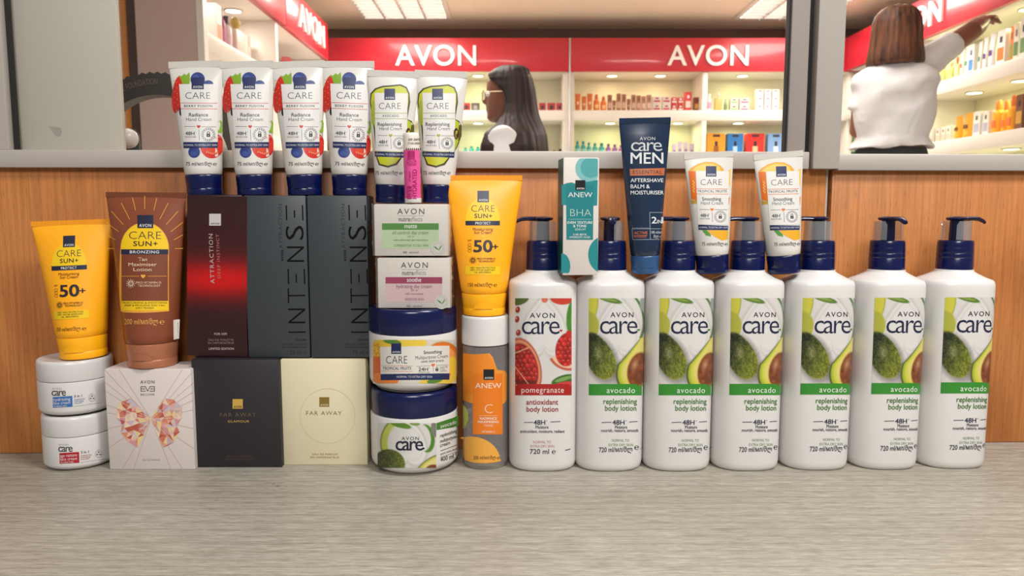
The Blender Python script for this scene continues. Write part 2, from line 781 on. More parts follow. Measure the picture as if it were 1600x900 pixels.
# small dark scuffs on the counter in front of the cream box
b = MB()
for (x, y, w_, h_) in [(424, 757, 5, .8), (430, 760, 7, 1), (446, 761, 3, .8), (426, 765, 3, .6), (381, 782, 2, .8), (403, 781, 2, .7), (335, 783, 5, .6), (437, 757, 2, .7)]:
    p = on(x, y)
    q = on(x + w_, y - 0.6)
    k = h_ * 0.0009
    b.add([(p.x, p.y, .00012), (q.x, q.y - k * .3, .00012), (q.x, q.y + k, .00012), (p.x + .0006, p.y + k, .00012)], [(0, 1, 2, 3)])
sc_ = b.build('scuff_mark', mat('dark_scuff', (70, 66, 66), 0.7), counter)
sc_['label'] = 'small dark scuffs on the counter'

ZP = W(650, 262)[1]
sL = -1.35
s_seam0 = W(1291, 300)[0]
s_seam1 = W(1299.5, 300)[0]
b = MB().box(sL, s_seam0, 0, 0.018, 0.0, ZP, bevel=0.0015)
pstruct(b.build('wall_back', M_beech))
b = MB().box(s_seam1, 1.5, 0, 0.018, 0.0, ZP - 0.001, bevel=0.0015)
o = pstruct(b.build('wall_right', M_beech))
b = MB().box(s_seam0 + .0002, s_seam0 + 0.0022, 0.002, 0.016, 0, ZP)
pstruct(b.build('trim_1', M_alu))
b = MB().box(s_seam0 + .0022, s_seam1, 0.014, 0.018, 0, ZP)
pstruct(b.build('trim_2', M_black))

# window: sill rails, stiles, rubber gaskets, panes
zs0, zs1 = W(650, 263, -.008)[1], W(650, 235.5, -.008)[1]
zr0, zr1 = W(1450, 266.5, -.008)[1], W(1450, 240.5, -.008)[1]
WT = CEIL
win = thing('window_1', 'grey framed glazed partition above the left wood panel', 'window')
win.matrix_world = PM
struct(win)
for k in ('label', 'category'):
    del win[k]
e = W(1265, 250, -.008)[0]
MB().box(sL, e, -0.008, 0.05, zs0, zs1, bevel=0.0012).build('window_sill', M_alu, win)
x0 = W(8, 220, -.006)[0]
x1 = W(25, 225, -.006)[0]
MB().box(sL, W(22.5, 226, .003)[0], -0.006, 0.004, zs1, WT, bevel=0.001).build('window_stile', M_alu, win)
MB().box(W(22.5, 226, .003)[0], W(32, 226, .006)[0], 0.002, 0.006, zs1, WT).build('gasket', M_black, win)
a0, a1 = W(1225, 230, -.003)[0], W(1230, 230, -.006)[0]
MB().box(a0, a1, -0.003, 0.004, zs1, WT).build('gasket', M_black, win)
a2 = W(1258, 230, -.006)[0]
MB().box(a1, a2, -0.006, 0.006, zs1, WT, bevel=0.001).build('window_stile', M_alu2, win)
a3 = W(1266, 230, -.004)[0]
MB().box(a2, a3, 0.0, 0.008, zs1, WT).build('gasket', M_black, win)
glass_l = MB().box(W(28, 226, .02)[0], a0 + .001, 0.0065, 0.0085, zs1, WT).build('window_pane', M_glass, win)
win2 = thing('window_2', '', '')
win2.matrix_world = PM
struct(win2)
for k in ('label', 'category'):
    del win2[k]
a4 = W(1312.5, 250, -.012)[0]
MB().box(a3, a4, -0.012, 0.012, zs0, WT, bevel=0.0012).build('window_mullion', M_alu, win2)
MB().box(a4, 1.5, -0.008, 0.05, zr0, zr1, bevel=0.0012).build('window_sill', M_alu, win2)
MB().box(a4, 1.5, 0.0065, 0.0085, zr1, WT).build('window_pane', M_glass, win2)

# white board standing in the left end of the window, with a grey smudge
bd0, bd1 = W(29, 226, .010)[0], W(192.5, 226, .010)[0]
bt = thing('white_board', 'plain off-white board standing behind the glass at the left', 'board')
bt.matrix_world = PM
MB().box(bd0, bd1, 0.010, 0.017, zs1, 0.95, bevel=0.001).build('board_panel', M_board, bt)
b = MB()
pts = []
for (x, y) in [(76, 197.5), (88, 199), (95, 200), (96.5, 208), (93, 213), (87, 212), (82, 205)]:
    s_, z_ = W(x, y, .0098)
    pts.append((s_, 0.0098, z_))
b.add(pts, [tuple(range(len(pts)))])
sm = b.build('smudge', mat('grey_smudge', (160, 154, 146), 0.7), bt)
sm['label'] = 'grey smudge near the bottom edge'

# shop shell
YB = 5.13
XL, XR = -1.44, 2.52
struct(MB().box(XL - .1, XR + .1, -1.2, YB + .1, FLOOR - .05, FLOOR).build('floor', M_floor))
struct(MB().box(XL - .1, XR + .1, 0.80, YB + .1, CEIL, CEIL + .05).build('ceiling', M_ceil))
struct(MB().box(XL - .1, XR + .1, YB, YB + .08, FLOOR, CEIL).build('wall_far', M_brown))
struct(MB().box(XL - .08, XL, 2.80, YB, FLOOR, CEIL).build('wall_left', M_shopwall))
struct(MB().box(XR, XR + .08, 0.9, YB, FLOOR, CEIL).build('wall_shop_right', M_shopwall))
# orange beech door edge and dark gap seen between the white board and the left shelf unit
d0 = at(150, 100, 2.72).x
d1 = at(206, 120, 2.72).x
d2 = at(217, 120, 2.72).x
struct(MB().box(d0 - .35, d1, 2.72, 2.76, FLOOR, CEIL).build('door_1', M_orange))
struct(MB().box(d1, d2 + .004, 2.703, 2.728, FLOOR, CEIL).build('trim_3', mat('dark_brown_trim', (74, 48, 36), 0.6)))
e0 = at(186, 100, 2.70).x
struct(MB().box(e0 - .002, e0 + .003, 2.70, 2.7195, FLOOR, CEIL).build('trim_4', mat('red_edge_trim', (190, 60, 70), 0.5)))


# ------------------------------------------------------------------ display shelf units of the shop
B2, B1 = CH + .346, CH + .642           # tops of the two shelf boards in view
BT = 0.064                             # board thickness
FB, FT = CH + .882, CH + 1.087          # fascia bottom and top
LOW = [CH + .05, CH - .255, CH - .56, CH - .865]


def sign(parent, text, M, h, name='sign_lettering'):
    """raised white letters; M maps (x along, y out of the face, z up)"""
    v, f = glyphs(text, 0.010, 1.06, 10)
    k = h / CAPH
    w = (min(p[0] for p in v) + max(p[0] for p in v)) / 2
    b = MB()
    n = len(v)
    vs = [M @ Vector(((x - w) * k, -0.012, y * k)) for x, y in v]
    vs2 = [M @ Vector(((x - w) * k, 0.0, y * k)) for x, y in v]
    edges = {}
    for fc in f:
        for i in range(len(fc)):
            e_ = (fc[i], fc[(i + 1) % len(fc)])
            edges[e_] = 1
    b.add(vs, f)
    k0 = 0
    sides = [(a, b_, b_ + n, a + n) for (a, b_) in edges if (b_, a) not in edges]
    b.v.extend([tuple(p) for p in vs2])
    b.f.extend(sides)
    b.m.extend([0] * len(sides))
    return b.build(name, M_sign, parent, smooth=False)


def downlight(parent, p, color, power, r=0.034):
    b = MB().lathe([(r + .006, 0), (r + .006, -0.004), (r, -0.005), (r, -0.003)], 24, p, 0, True, False)
    b.lathe([(r, -0.0035), (r * .6, -0.006), (0.002, -0.007)], 24, p, 1, False, True)
    d = b.build('downlight', [M_metal, M_disc], parent)
    l = bpy.data.lights.new('downlight_lamp', 'AREA')
    l.shape = 'DISK'
    l.size = 0.06
    l.energy = power
    l.color = color
    lo = bpy.data.objects.new('downlight_lamp', l)
    COL.objects.link(lo)
    lo.parent = parent
    lo.location = (p[0], p[1], p[2] - 0.012)
    return d


YF = 4.80
LED = (0.96, 1.0, 0.50)
TAN = (1.0, 0.76, 0.46)
GRN = (0.82, 1.0, 0.60)
back_unit = thing('display_shelf', 'long white lit shelf unit with red sign band along the far wall', 'shelf')
xb0, xb1 = at(515, 200, YF).x, 2.44
MB().box(xb0, xb1, 5.09, 5.12, FLOOR, FT).build('back_panel', M_lamback, back_unit)
div = [xb0 + .02, at(697, 150, YF).x, at(888.5, 150, YF).x, at(1101, 150, YF).x, at(1330, 150, YF).x, xb1 - .02]
for i, x in enumerate(div):
    hw = 0.036 if i == 2 else 0.017
    MB().box(x - hw, x + hw, YF, 5.09, FLOOR, FB, bevel=.002).build('divider', M_lam, back_unit)
for z in [B1, B2] + LOW:
    MB().box(xb0, xb1, YF - .004, 5.09, z - BT, z, bevel=.002).build('shelf_board', M_lam, back_unit)
MB().box(xb0, xb1, YF + .01, 5.09, FB, FB + .02).build('top_board', M_lam, back_unit)
xs = at(890, 90, YF).x
for k, (a, b_, px) in enumerate(((xb0, xs - .006, 681), (xs + .006, xb1, 1105.5))):
    fa = MB().box(a, b_, YF - .02, YF + .01, FB, FT, bevel=.002).build('sign_band', M_red, back_unit)
    c = at(px, 102, YF - .022)
    sign(fa, 'AVON', Matrix.Translation((c.x, YF - .020, c.z)), 28.6 * (YF) / F)
MB().box(xs - .005, xs + .005, YF - .022, YF - .004, FLOOR, FT).build('metal_strip', M_metal, back_unit)
bays = [(747, 119, LED), (625, 119, LED), (956, 119, TAN), (1031, 119, TAN), (1159, 119, LED)]
for px, py, c in bays:
    p = at(px, 150, YF + .13)
    downlight(back_unit, (p.x, YF + .13, FB), c, .62)
for px, c in ((747, GRN), (625, GRN), (954, LED), (1060, LED), (1155, LED)):
    p = at(px, 150, YF + .13)
    downlight(back_unit, (p.x, YF + .13, B1 - BT), c, .62)

# left unit: shelves face right (+X)
XFL = -1.10
yl0, yl1 = 2.70, 4.45
left_unit = thing('display_shelf', 'white lit shelf unit on the left with a grey end panel and red sign band', 'shelf')
MB().box(at(216, 120, yl0).x, XFL, yl0, yl0 + .03, FLOOR, CEIL - .01).build('end_panel', M_mauve, left_unit)
MB().box(XFL - .02, XFL + .004, yl0 - .002, yl0 + .032, FLOOR, FB).build('edge_strip', M_lam, left_unit)
MB().box(XFL - .33, XFL - .30, yl0, yl1, FLOOR, FT).build('back_panel', mat('blush_laminate', (228, 212, 204), 0.5), left_unit)
for y in (3.545, yl1 - .018):
    MB().box(XFL - .30, XFL, y - .017, y + .017, FLOOR, FB, bevel=.002).build('divider', M_lam, left_unit)
for z in [B1 + .0, B2] + LOW:
    MB().box(XFL - .30, XFL + .004, yl0 + .03, yl1, z - BT, z, bevel=.002).build('shelf_board', M_lam, left_unit)
MB().box(XFL - .30, XFL - .01, yl0 + .03, yl1, FB, FB + .02).build('top_board', M_lam, left_unit)
ys = XFL / (ray(441, 30).x) * ray(441, 30).y
for k, (a, b_) in enumerate(((yl0 + .03, ys - .004), (ys + .004, yl1))):
    fa = MB().box(XFL - .01, XFL + .02, a, b_, FB, FT, bevel=.002).build('sign_band', M_red, left_unit)
    if k == 1:
        yc = XFL / ray(480, 40).x * ray(480, 40).y
        M_ = Matrix.Translation((XFL + .020, yc, FB + .046)) @ Matrix.Rotation(math.pi / 2, 4, 'Z')
        sign(fa, 'AVON', M_, .118)
for y, z in ((2.93, FB), (3.36, FB), (3.82, FB), (3.0, B1 - BT), (3.35, B1 - BT), (3.9, B1 - BT)):
    downlight(left_unit, (XFL - .13, y, z), (1.0, .86, .76), .62)

# right unit: shelves face left (-X)
XFR = 2.13
yr0, yr1 = 2.1, 4.765
right_unit = thing('display_shelf', 'white lit shelf unit on the right wall behind the reaching person', 'shelf')
MB().box(XFR + .30, XFR + .33, yr0, yr1, FLOOR, FT).build('back_panel', M_lamback, right_unit)
for y in (yr0 + .02, 3.95, 4.45):
    MB().box(XFR + .02, XFR + .30, y - .017, y + .017, FLOOR, FB, bevel=.002).build('divider', M_lam, right_unit)
for z in [B1, B2] + LOW:
    MB().box(XFR - .004, XFR + .30, yr0, yr1, z - BT, z, bevel=.002).build('shelf_board', M_lam, right_unit)
MB().box(XFR + .01, XFR + .30, yr0, yr1, FB, FB + .02).build('top_board', M_lam, right_unit)
fa = MB().box(XFR - .02, XFR + .01, yr0, YF - .04, FB, FT, bevel=.002).build('sign_band', M_red, right_unit)
yc = XFR / ray(1437, 25).x * ray(1437, 25).y
M_ = Matrix.Translation((XFR - .020, yc, FB + .046)) @ Matrix.Rotation(-math.pi / 2, 4, 'Z')
sign(fa, 'AVON', M_, .118)


def yright(px, X=XFR):
    return X / ray(px, 150).x * ray(px, 150).y


for px, z in ((1597, FB), (1500, FB), (1400, FB), (1522, B1 - BT), (1593, B1 - BT), (1430, B1 - BT), (1340, B1 - BT), (1516, B2 - BT), (1586, B2 - BT)):
    y = yright(px, XFR + .13)
    downlight(right_unit, (XFR + .13, y, z), (0.97, 1.0, 0.52), .7)


# recessed ceiling troffers: white louvred light boxes
def troffer(px0, px1, label):
    t = thing('ceiling_light', label, 'ceiling light')
    yfar = 4.81
    a, b_ = at(px0, 27, yfar).x, at(px1, 27, yfar).x
    y0 = yfar - 1.15
    fr = MB()
    fr.box(a - .03, b_ + .03, yfar, yfar + .03, CEIL - .012, CEIL)
    fr.box(a - .03, b_ + .03, y0 - .03, y0, CEIL - .012, CEIL)
    fr.box(a - .03, a, y0, yfar, CEIL - .012, CEIL)
    fr.box(b_, b_ + .03, y0, yfar, CEIL - .012, CEIL)
    fr.build('frame', M_lam, t)
    MB().box(a, b_, y0, yfar, CEIL - .006, CEIL - .001).build('diffuser', mat('lit_troffer_diffuser', (255, 255, 255), .5, emis=(255, 248, 236), estr=2.6), t)
    n = 4
    for i in range(1, n):
        x = a + (b_ - a) * i / n
        MB().box(x - .006, x + .006, y0, yfar, CEIL - .028, CEIL - .006).build('louvre_rail', mat('louvre_white', (214, 212, 208), .3, .3), t)
    lv = MB()
    m = 18
    for i in range(1, m):
        y = y0 + (yfar - y0) * i / m
        lv.box(a, b_, y - .002, y + .002, CEIL - .03, CEIL - .006)
    lv.build('louvre_blades', mat('louvre_white', (214, 212, 208), .3, .3), t)
    return t


troffer(573, 698, 'louvred fluorescent ceiling light above the left sign')
troffer(1155, 1282, 'louvred fluorescent ceiling light near the right mullion')

# ------------------------------------------------------------------ goods on the shop's shelves
_SM = {}


def stock_mesh(kind, w, h, body, accent, cap):
    key = (kind, round(w, 4), round(h, 4), body, accent, cap)
    if key in _SM:
        return _SM[key]
    d = w * .75
    b = MB()
    ms = [mat('stock_%d_%d_%d' % body, body, .4), mat('stock_%d_%d_%d' % accent, accent, .4), mat('stock_%d_%d_%d' % cap, cap, .35)]
    if kind == 'carton':
        b.box(-w / 2, w / 2, -d / 2, d / 2, 0, h, 0, .001, 1)
        b.box(-w * .38, w * .38, -d / 2 - .0006, -d / 2 + .001, h * .22, h * .55, 1)
        b.box(-w * .16, w * .16, -d / 2 - .0006, -d / 2 + .001, h * .68, h * .84, 2)
    elif kind == 'jarbox':
        d = w * .9
        b.box(-w / 2, w / 2, -d / 2, d / 2, 0, h, 0, .001, 1)
        b.box(-w * .40, w * .40, -d / 2 - .0006, -d / 2 + .001, h * .28, h * .5, 1)
        b.box(-w * .2, w * .2, -d / 2 - .0006, -d / 2 + .001, h * .66, h * .84, 2)
    elif kind == 'lampbox':
        d = w * .5
        b.box(-w / 2, w / 2, -d / 2, d / 2, 0, h, 0, .002, 1)
        b.lathe([(w * .24, 0), (w * .24, .001)], 20, (0, 0, 0), 1)
        n0 = len(b.v) - 40
        for i in range(n0, len(b.v)):
            x, y, z = b.v[i]
            b.v[i] = (x, -d / 2 - .0008 + z, h * .5 + y * (h / w))
    elif kind == 'tube':
        hc = h * .16
        rings = [se_ring(w * .36, w * .30, 2, z, 20) for z in (0, hc)]
        b.loft(rings, True, True, 2)
        rings = []
        for i in range(7):
            t = i / 6
            rings.append(se_ring(w * (.38 + .12 * t), max(w * .34 * (1 - t) ** .8, .001), 2, hc + (h - hc) * t, 20))
        b.loft(rings, True, True, 0)
        b.box(-w * .2, w * .2, -w * .31, -w * .26, h * .42, h * .56, 1)
    elif kind == 'bottle':
        b.lathe([(w * .46, 0), (w * .5, h * .02), (w * .5, h * .66), (w * .42, h * .74), (w * .2, h * .79), (w * .2, h * .81)], 20, (0, 0, 0), 0)
        b.lathe([(w * .27, h * .81), (w * .27, h * .98), (w * .24, h)], 16, (0, 0, 0), 2)
        b.lathe([(w * .503, h * .2), (w * .503, h * .55)], 20, (0, 0, 0), 1, False, False)
    elif kind == 'spray':
        b.lathe([(w * .46, 0), (w * .5, h * .02), (w * .5, h * .60), (w * .40, h * .68), (w * .26, h * .72)], 20, (0, 0, 0), 0)
        b.lathe([(w * .3, h * .72), (w * .26, h * .94), (w * .16, h)], 16, (0, 0, 0), 2)
        b.box(-w * .26, w * .26, -w * .5, -w * .40, h * .2, h * .42, 1, .001)
    elif kind == 'perfume':
        b.box(-w / 2, w / 2, -w * .22, w * .22, 0, h * .68, 0, w * .06, 2)
        b.lathe([(w * .12, h * .68), (w * .12, h * .76)], 16, (0, 0, 0), 2)
        b.ball((0, 0, h * .86), (w * .24, w * .18, h * .13), 16, 8, 2)
        b.box(-w * .36, w * .36, -w * .225, -w * .2, h * .02, h * .08, 1)
    elif kind == 'giftbox':
        d = w * .5
        b.box(-w / 2, w / 2, -d / 2, d / 2, 0, h, 0, .002, 1)
        b.box(-w * .14, w * .14, -d / 2 - .0008, -d / 2 + .001, h * .18, h * .48, 1)
        b.box(-w * .08, w * .08, -d / 2 - .0008, -d / 2 + .001, h * .48, h * .68, 2)
        b.box(-w * .2, w * .2, -d / 2 - .0008, -d / 2 + .001, h * .86, h * .95, 2)
    elif kind == 'pouch':
        b.ball((0, 0, h * .48), (w * .5, d * .5, h * .48), 14, 8, 0)
        b.lathe([(w * .2, h * .85), (w * .28, h)], 12, (0, 0, 0), 2)
        b.box(-w * .2, w * .2, -d * .53, -d * .4, h * .35, h * .6, 1)
    o = b.build(kind, ms)
    me = o.data
    bpy.data.objects.remove(o)
    _SM[key] = me
    return me


NAMES = {'carton': ('carton', 'box'), 'jarbox': ('cream_box', 'box'), 'lampbox': ('gift_carton', 'box'), 'tube': ('cream_tube', 'tube'),
         'bottle': ('lotion_bottle', 'bottle'), 'spray': ('spray_bottle', 'bottle'), 'perfume': ('perfume_bottle', 'perfume bottle'),
         'giftbox': ('gift_box', 'box'), 'pouch': ('lotion_pouch', 'pouch')}
ORD = ['first', 'second', 'third', 'fourth', 'fifth', 'sixth', 'seventh', 'eighth', 'ninth', 'tenth', 'eleventh', 'twelfth']


def stock(kind, p, rz, w, h, cols, label, group):
    body, accent, cap = cols
    me = stock_mesh(kind, w, h, body, accent, cap)
    nm, cat = NAMES[kind]
    o = link(bpy.data.objects.new(nm, me))
    o.location = p
    o.rotation_euler = (0, 0, rz)
    me.name = nm
    return tag(o, label, cat, group)


def back_row(kind, spans, h_px, cols, desc, where, group, z, y=YF + .10, levels=1):
    n = len(spans)
    for i, (a, b_) in enumerate(spans):
        pa, pb = at(a, 160, y), at(b_, 160, y)
        hp = h_px[i] if isinstance(h_px, (list, tuple)) else h_px
        h = hp * y / F
        cl = cols[i % len(cols)] if isinstance(cols, list) else cols
        for k in range(levels):
            lab = desc
            if n > 1:
                lab = ORD[i] + ' ' + desc + ' from the left'
            if levels == 2:
                lab = ('upper ' if k else 'lower ') + lab
            if levels == 3:
                lab = ('bottom ', 'middle ', 'top ')[k] + lab
            stock(kind, ((pa.x + pb.x) / 2, y, z + k * (h + .0006)), 0, abs(pb.x - pa.x) * .94, h, cl, lab + ' ' + where, group)


UP = 'on far upper shelf'
LO = 'on far lower shelf'
back_row('lampbox', [(722.5, 735), (736, 750)], 14, [((176, 40, 44), (60, 40, 40), (30, 30, 30)), ((96, 88, 84), (160, 150, 150), (30, 30, 30))], 'gift carton left of the person', UP, 'gift cartons on the far shelf', B1)
back_row('lampbox', [(842, 853), (855, 868), (869, 880)], 14, ((188, 44, 52), (52, 34, 36), (40, 30, 30)), 'red gift carton with dark window', UP, 'gift cartons on the far shelf', B1)
back_row('tube', [(898, 907.5), (908.5, 916.5), (917, 926)], [28, 24, 28], ((214, 110, 44), (238, 200, 160), (214, 120, 50)), 'orange sun tube', UP, 'orange tubes on the far shelf', B1)
back_row('spray', [(927, 937), (938, 948)], [27, 24], ((218, 112, 36), (240, 190, 130), (200, 90, 30)), 'orange sun spray bottle', UP, 'orange bottles on the far shelf', B1)
back_row('carton', [(949, 956), (963, 970), (971, 978), (986, 993), (994, 1001)], [26, 28, 27, 26, 25], ((150, 96, 72), (196, 160, 140), (110, 66, 50)), 'slim brown carton', UP, 'brown cartons on the far shelf', B1)
back_row('tube', [(956.5, 962.5), (979, 985.5)], [18, 20], ((146, 90, 66), (200, 166, 140), (120, 70, 52)), 'short brown tube', UP, 'brown tubes on the far shelf', B1)
back_row('carton', [(1002, 1009), (1010, 1017.5)], [24, 26], ((168, 120, 104), (214, 180, 170), (130, 80, 70)), 'slim rosy brown carton', UP, 'brown cartons on the far shelf', B1)
back_row('jarbox', [(1019, 1032), (1034, 1047)], 11.5, ((206, 196, 190), (176, 40, 52), (150, 30, 42)), 'white and red cream box', UP, 'red and white cream boxes on the far shelf', B1, levels=2)
back_row('jarbox', [(1048.5, 1057), (1058.5, 1067)], 11, ((192, 38, 50), (230, 214, 210), (240, 230, 226)), 'small red cream box', UP, 'red cream boxes on the far shelf', B1, levels=2)
back_row('carton', [(1069, 1080)], 30, ((216, 52, 60), (240, 220, 214), (250, 240, 236)), 'tall red carton', UP, None, B1)
back_row('carton', [(1083, 1095)], 22, ((150, 60, 36), (222, 176, 90), (60, 30, 24)), 'square reddish brown carton beside the divider', UP, None, B1)
back_row('bottle', [(1104, 1112)], 27, ((232, 220, 220), (224, 150, 190), (240, 236, 230)), 'pale pink lotion bottle', UP, None, B1)
back_row('perfume', [(1116, 1128)], 31, ((186, 170, 96), (150, 130, 60), (226, 216, 190)), 'gold glass perfume bottle', UP, None, B1)
back_row('bottle', [(1131, 1137)], 20, ((150, 170, 130), (120, 150, 100), (170, 180, 150)), 'small green bottle', UP, None, B1)
back_row('jarbox', [(1139.5, 1152)], 10.3, ((222, 222, 206), (120, 180, 110), (90, 90, 90)), 'white green-banded cream box', UP, 'green banded boxes on the far shelf', B1, levels=2)
back_row('jarbox', [(1154, 1169)], 10.3, ((230, 214, 214), (206, 90, 130), (90, 90, 90)), 'white pink-banded cream box', UP, 'pink banded boxes on the far shelf', B1, levels=2)
back_row('jarbox', [(1180, 1191.5), (1192.5, 1203.5), (1204.5, 1216)], 11.2, ((230, 226, 222), (220, 214, 210), (214, 110, 110)), 'small white cream box', UP, 'white cream boxes on the far shelf', B1, levels=3)
TEAL = ((52, 160, 158), (150, 214, 208), (38, 130, 130))
back_row('pouch', [(723, 731), (732, 741), (742, 751), (752, 760)], [16, 18, 17, 16], ((44, 178, 160), (120, 214, 200), (30, 140, 130)), 'turquoise pouch left of the long haired person', LO, 'turquoise pouches on the far shelf', B2)
back_row('pouch', [(862, 870), (871, 881)], [12, 14], ((44, 34, 36), (120, 60, 66), (30, 26, 28)), 'small black pouch beside the divider', LO, 'black pouches on the far shelf', B2)
back_row('bottle', [(899, 907), (908, 916), (917, 925), (926, 935), (936, 946)], [26, 26, 24, 23, 23], TEAL, 'teal bottle', LO, 'teal bottles on the far shelf', B2)
back_row('bottle', [(947, 956), (957, 966), (967, 976)], [22, 21, 20], ((150, 90, 160), (206, 170, 210), (120, 66, 130)), 'purple bottle', LO, 'purple bottles on the far shelf', B2)
back_row('tube', [(1051, 1059), (1060, 1068), (1069, 1077), (1078, 1087)], [22, 25, 24, 22], ((206, 190, 218), (150, 110, 176), (170, 140, 190)), 'lilac and white tube', LO, 'lilac tubes on the far shelf', B2)
for (a, b_, body, acc, nm) in ((1104, 1134, (238, 152, 34), (150, 90, 30), 'orange'), (1136, 1162, (42, 118, 190), (170, 210, 236), 'bright blue'),
                               (1165, 1195, (206, 40, 34), (240, 190, 150), 'red'), (1199, 1226, (126, 164, 214), (220, 232, 246), 'pale blue')):
    back_row('giftbox', [(a, b_)], 37, (body, acc, (40, 36, 44)), nm + ' gift box with a small bottle pictured', LO, 'gift boxes on the far shelf', B2)


def side_row(side, kind, spans, hs, cols, desc, where, group, z, dx=.10):
    X = XFR + dx if side > 0 else XFL - dx
    n = len(spans)
    for i, (a, b_) in enumerate(spans):
        ya, yb = yright(a, X), yright(b_, X)
        h = hs[i] if isinstance(hs, (list, tuple)) else hs
        w = abs(yb - ya) * .92
        w = min(w, .12)
        cl = cols[i % len(cols)] if isinstance(cols, list) else cols
        lab = (ORD[i] + ' ' + desc + ' from the left') if n > 1 else desc
        stock(kind, (X, (ya + yb) / 2, z), -math.pi / 2 * side, w, h, cl, lab + ' ' + where, group)


RU = 'on right upper shelf'
RL = 'on right lower shelf'
side_row(1, 'bottle', [(1452, 1462)], .09, ((206, 222, 196), (180, 206, 170), (226, 230, 220)), 'small frosted bottle', RU, None, B1)
side_row(1, 'perfume', [(1466, 1477), (1479, 1489)], [.115, .12], ((186, 190, 110), (160, 160, 80), (200, 190, 150)), 'green glass perfume bottle', RU, 'green perfume bottles', B1)
side_row(1, 'perfume', [(1490, 1496)], .13, ((226, 214, 150), (236, 220, 170), (210, 110, 90)), 'slim yellow perfume bottle', RU, None, B1)
side_row(1, 'tube', [(1498, 1503.5), (1505, 1511.5)], [.15, .16], [((232, 226, 220), (210, 90, 90), (214, 100, 96)), ((230, 228, 222), (70, 160, 130), (56, 150, 126))], 'narrow white tube with a coloured cap', RU, 'narrow white tubes', B1)
side_row(1, 'carton', [(1514, 1523)], .155, ((226, 224, 222), (70, 130, 190), (40, 60, 110)), 'white carton with a blue panel', RU, None, B1)
side_row(1, 'tube', [(1525, 1531), (1532.5, 1540), (1541.5, 1551)], [.16, .17, .18], [((228, 226, 222), (66, 150, 120), (50, 150, 120)), ((230, 226, 228), (90, 60, 130), (84, 52, 130)), ((230, 226, 230), (96, 60, 140), (88, 56, 136))], 'white tube with a dark cap', RU, 'white tubes', B1)
side_row(1, 'carton', [(1559, 1573)], .17, ((236, 230, 222), (232, 116, 40), (30, 30, 40)), 'white and orange carton', RU, None, B1)
side_row(1, 'carton', [(1575, 1580)], .175, ((228, 128, 52), (150, 160, 60), (90, 60, 40)), 'slim orange carton', RU, None, B1)
side_row(1, 'carton', [(1582, 1591), (1593, 1606)], [.18, .19], [((222, 214, 196), (70, 120, 50), (130, 70, 60)), ((230, 226, 216), (90, 140, 60), (60, 60, 60))], 'white carton with green leaves', RU, 'leafy cartons', B1)
side_row(1, 'carton', [(1460, 1467.5), (1469, 1476), (1477.5, 1484), (1485.5, 1493)], .085, ((228, 220, 208), (200, 190, 170), (120, 106, 70)), 'small white carton with a dark drop', RL, 'small white cartons', B2)
side_row(1, 'tube', [(1496, 1508), (1510, 1526)], [.125, .13], ((240, 160, 30), (110, 70, 30), (238, 156, 28)), 'yellow orange sun tube', RL, 'yellow orange sun tubes', B2)
side_row(1, 'carton', [(1529, 1541), (1543, 1553)], [.125, .12], ((232, 226, 220), (170, 170, 190), (90, 96, 60)), 'white carton with small print', RL, 'white cartons with small print', B2)
side_row(1, 'spray', [(1557, 1569), (1570, 1579), (1580, 1591)], [.16, .15, .165], ((250, 168, 14), (226, 110, 60), (240, 130, 36)), 'yellow spray bottle with an orange cap', RL, 'yellow spray bottles', B2)
side_row(1, 'carton', [(1594, 1606)], .16, ((120, 74, 50), (200, 150, 60), (40, 26, 24)), 'brown carton at the frame edge', RL, None, B2)
side_row(1, 'carton', [(1320, 1328), (1330, 1337)], [.15, .14], [((230, 232, 224), (60, 150, 80), (40, 120, 70)), ((226, 228, 218), (50, 140, 70), (60, 130, 70))], 'white carton with green print near the corner', RU, 'corner cartons', B1)
side_row(1, 'bottle', [(1316, 1324)], .15, ((236, 150, 170), (240, 200, 200), (240, 220, 220)), 'pink bottle near the corner', RL, None, B2)
side_row(1, 'bottle', [(1326, 1337)], .16, ((232, 104, 40), (240, 130, 60), (230, 120, 70)), 'orange bottle near the corner', RL, None, B2)
side_row(1, 'carton', [(1339, 1346), (1348, 1353)], .17, ((40, 130, 70), (220, 230, 214), (30, 90, 60)), 'green carton near the corner', RL, 'green cartons', B2)

LU = 'on the left shelf'
side_row(-1, 'carton', [(335, 344)], .17, ((238, 232, 224), (236, 150, 100), (230, 226, 220)), 'white carton with an orange foot', LU, None, B1, .08)
side_row(-1, 'bottle', [(346, 352), (354, 361)], [.19, .17], [((170, 86, 116), (190, 110, 140), (120, 60, 90)), ((232, 216, 220), (226, 200, 210), (90, 70, 80))], 'slim bottle', LU, 'slim bottles', B1, .10)
side_row(-1, 'perfume', [(364, 380)], .19, ((228, 204, 192), (186, 150, 90), (196, 170, 90)), 'large blush perfume bottle with a gold cap', LU, None, B1, .09)
side_row(-1, 'carton', [(381, 388)], .15, ((240, 228, 220), (230, 210, 204), (220, 200, 190)), 'tall pale carton', LU, None, B1, .12)
side_row(-1, 'carton', [(390, 395), (396, 401)], [.13, .13], ((222, 150, 160), (236, 190, 196), (200, 120, 130)), 'small pink carton', LU, 'pink cartons on the left shelf', B1, .14)
side_row(-1, 'perfume', [(402, 411), (412, 424)], [.12, .15], ((232, 196, 196), (216, 170, 170), (176, 150, 70)), 'pink perfume bottle with a gold cap', LU, 'pink perfume bottles', B1, .10)
side_row(-1, 'bottle', [(426, 432)], .10, ((226, 206, 196), (220, 190, 180), (180, 150, 80)), 'small blush bottle', LU, None, B1, .09)
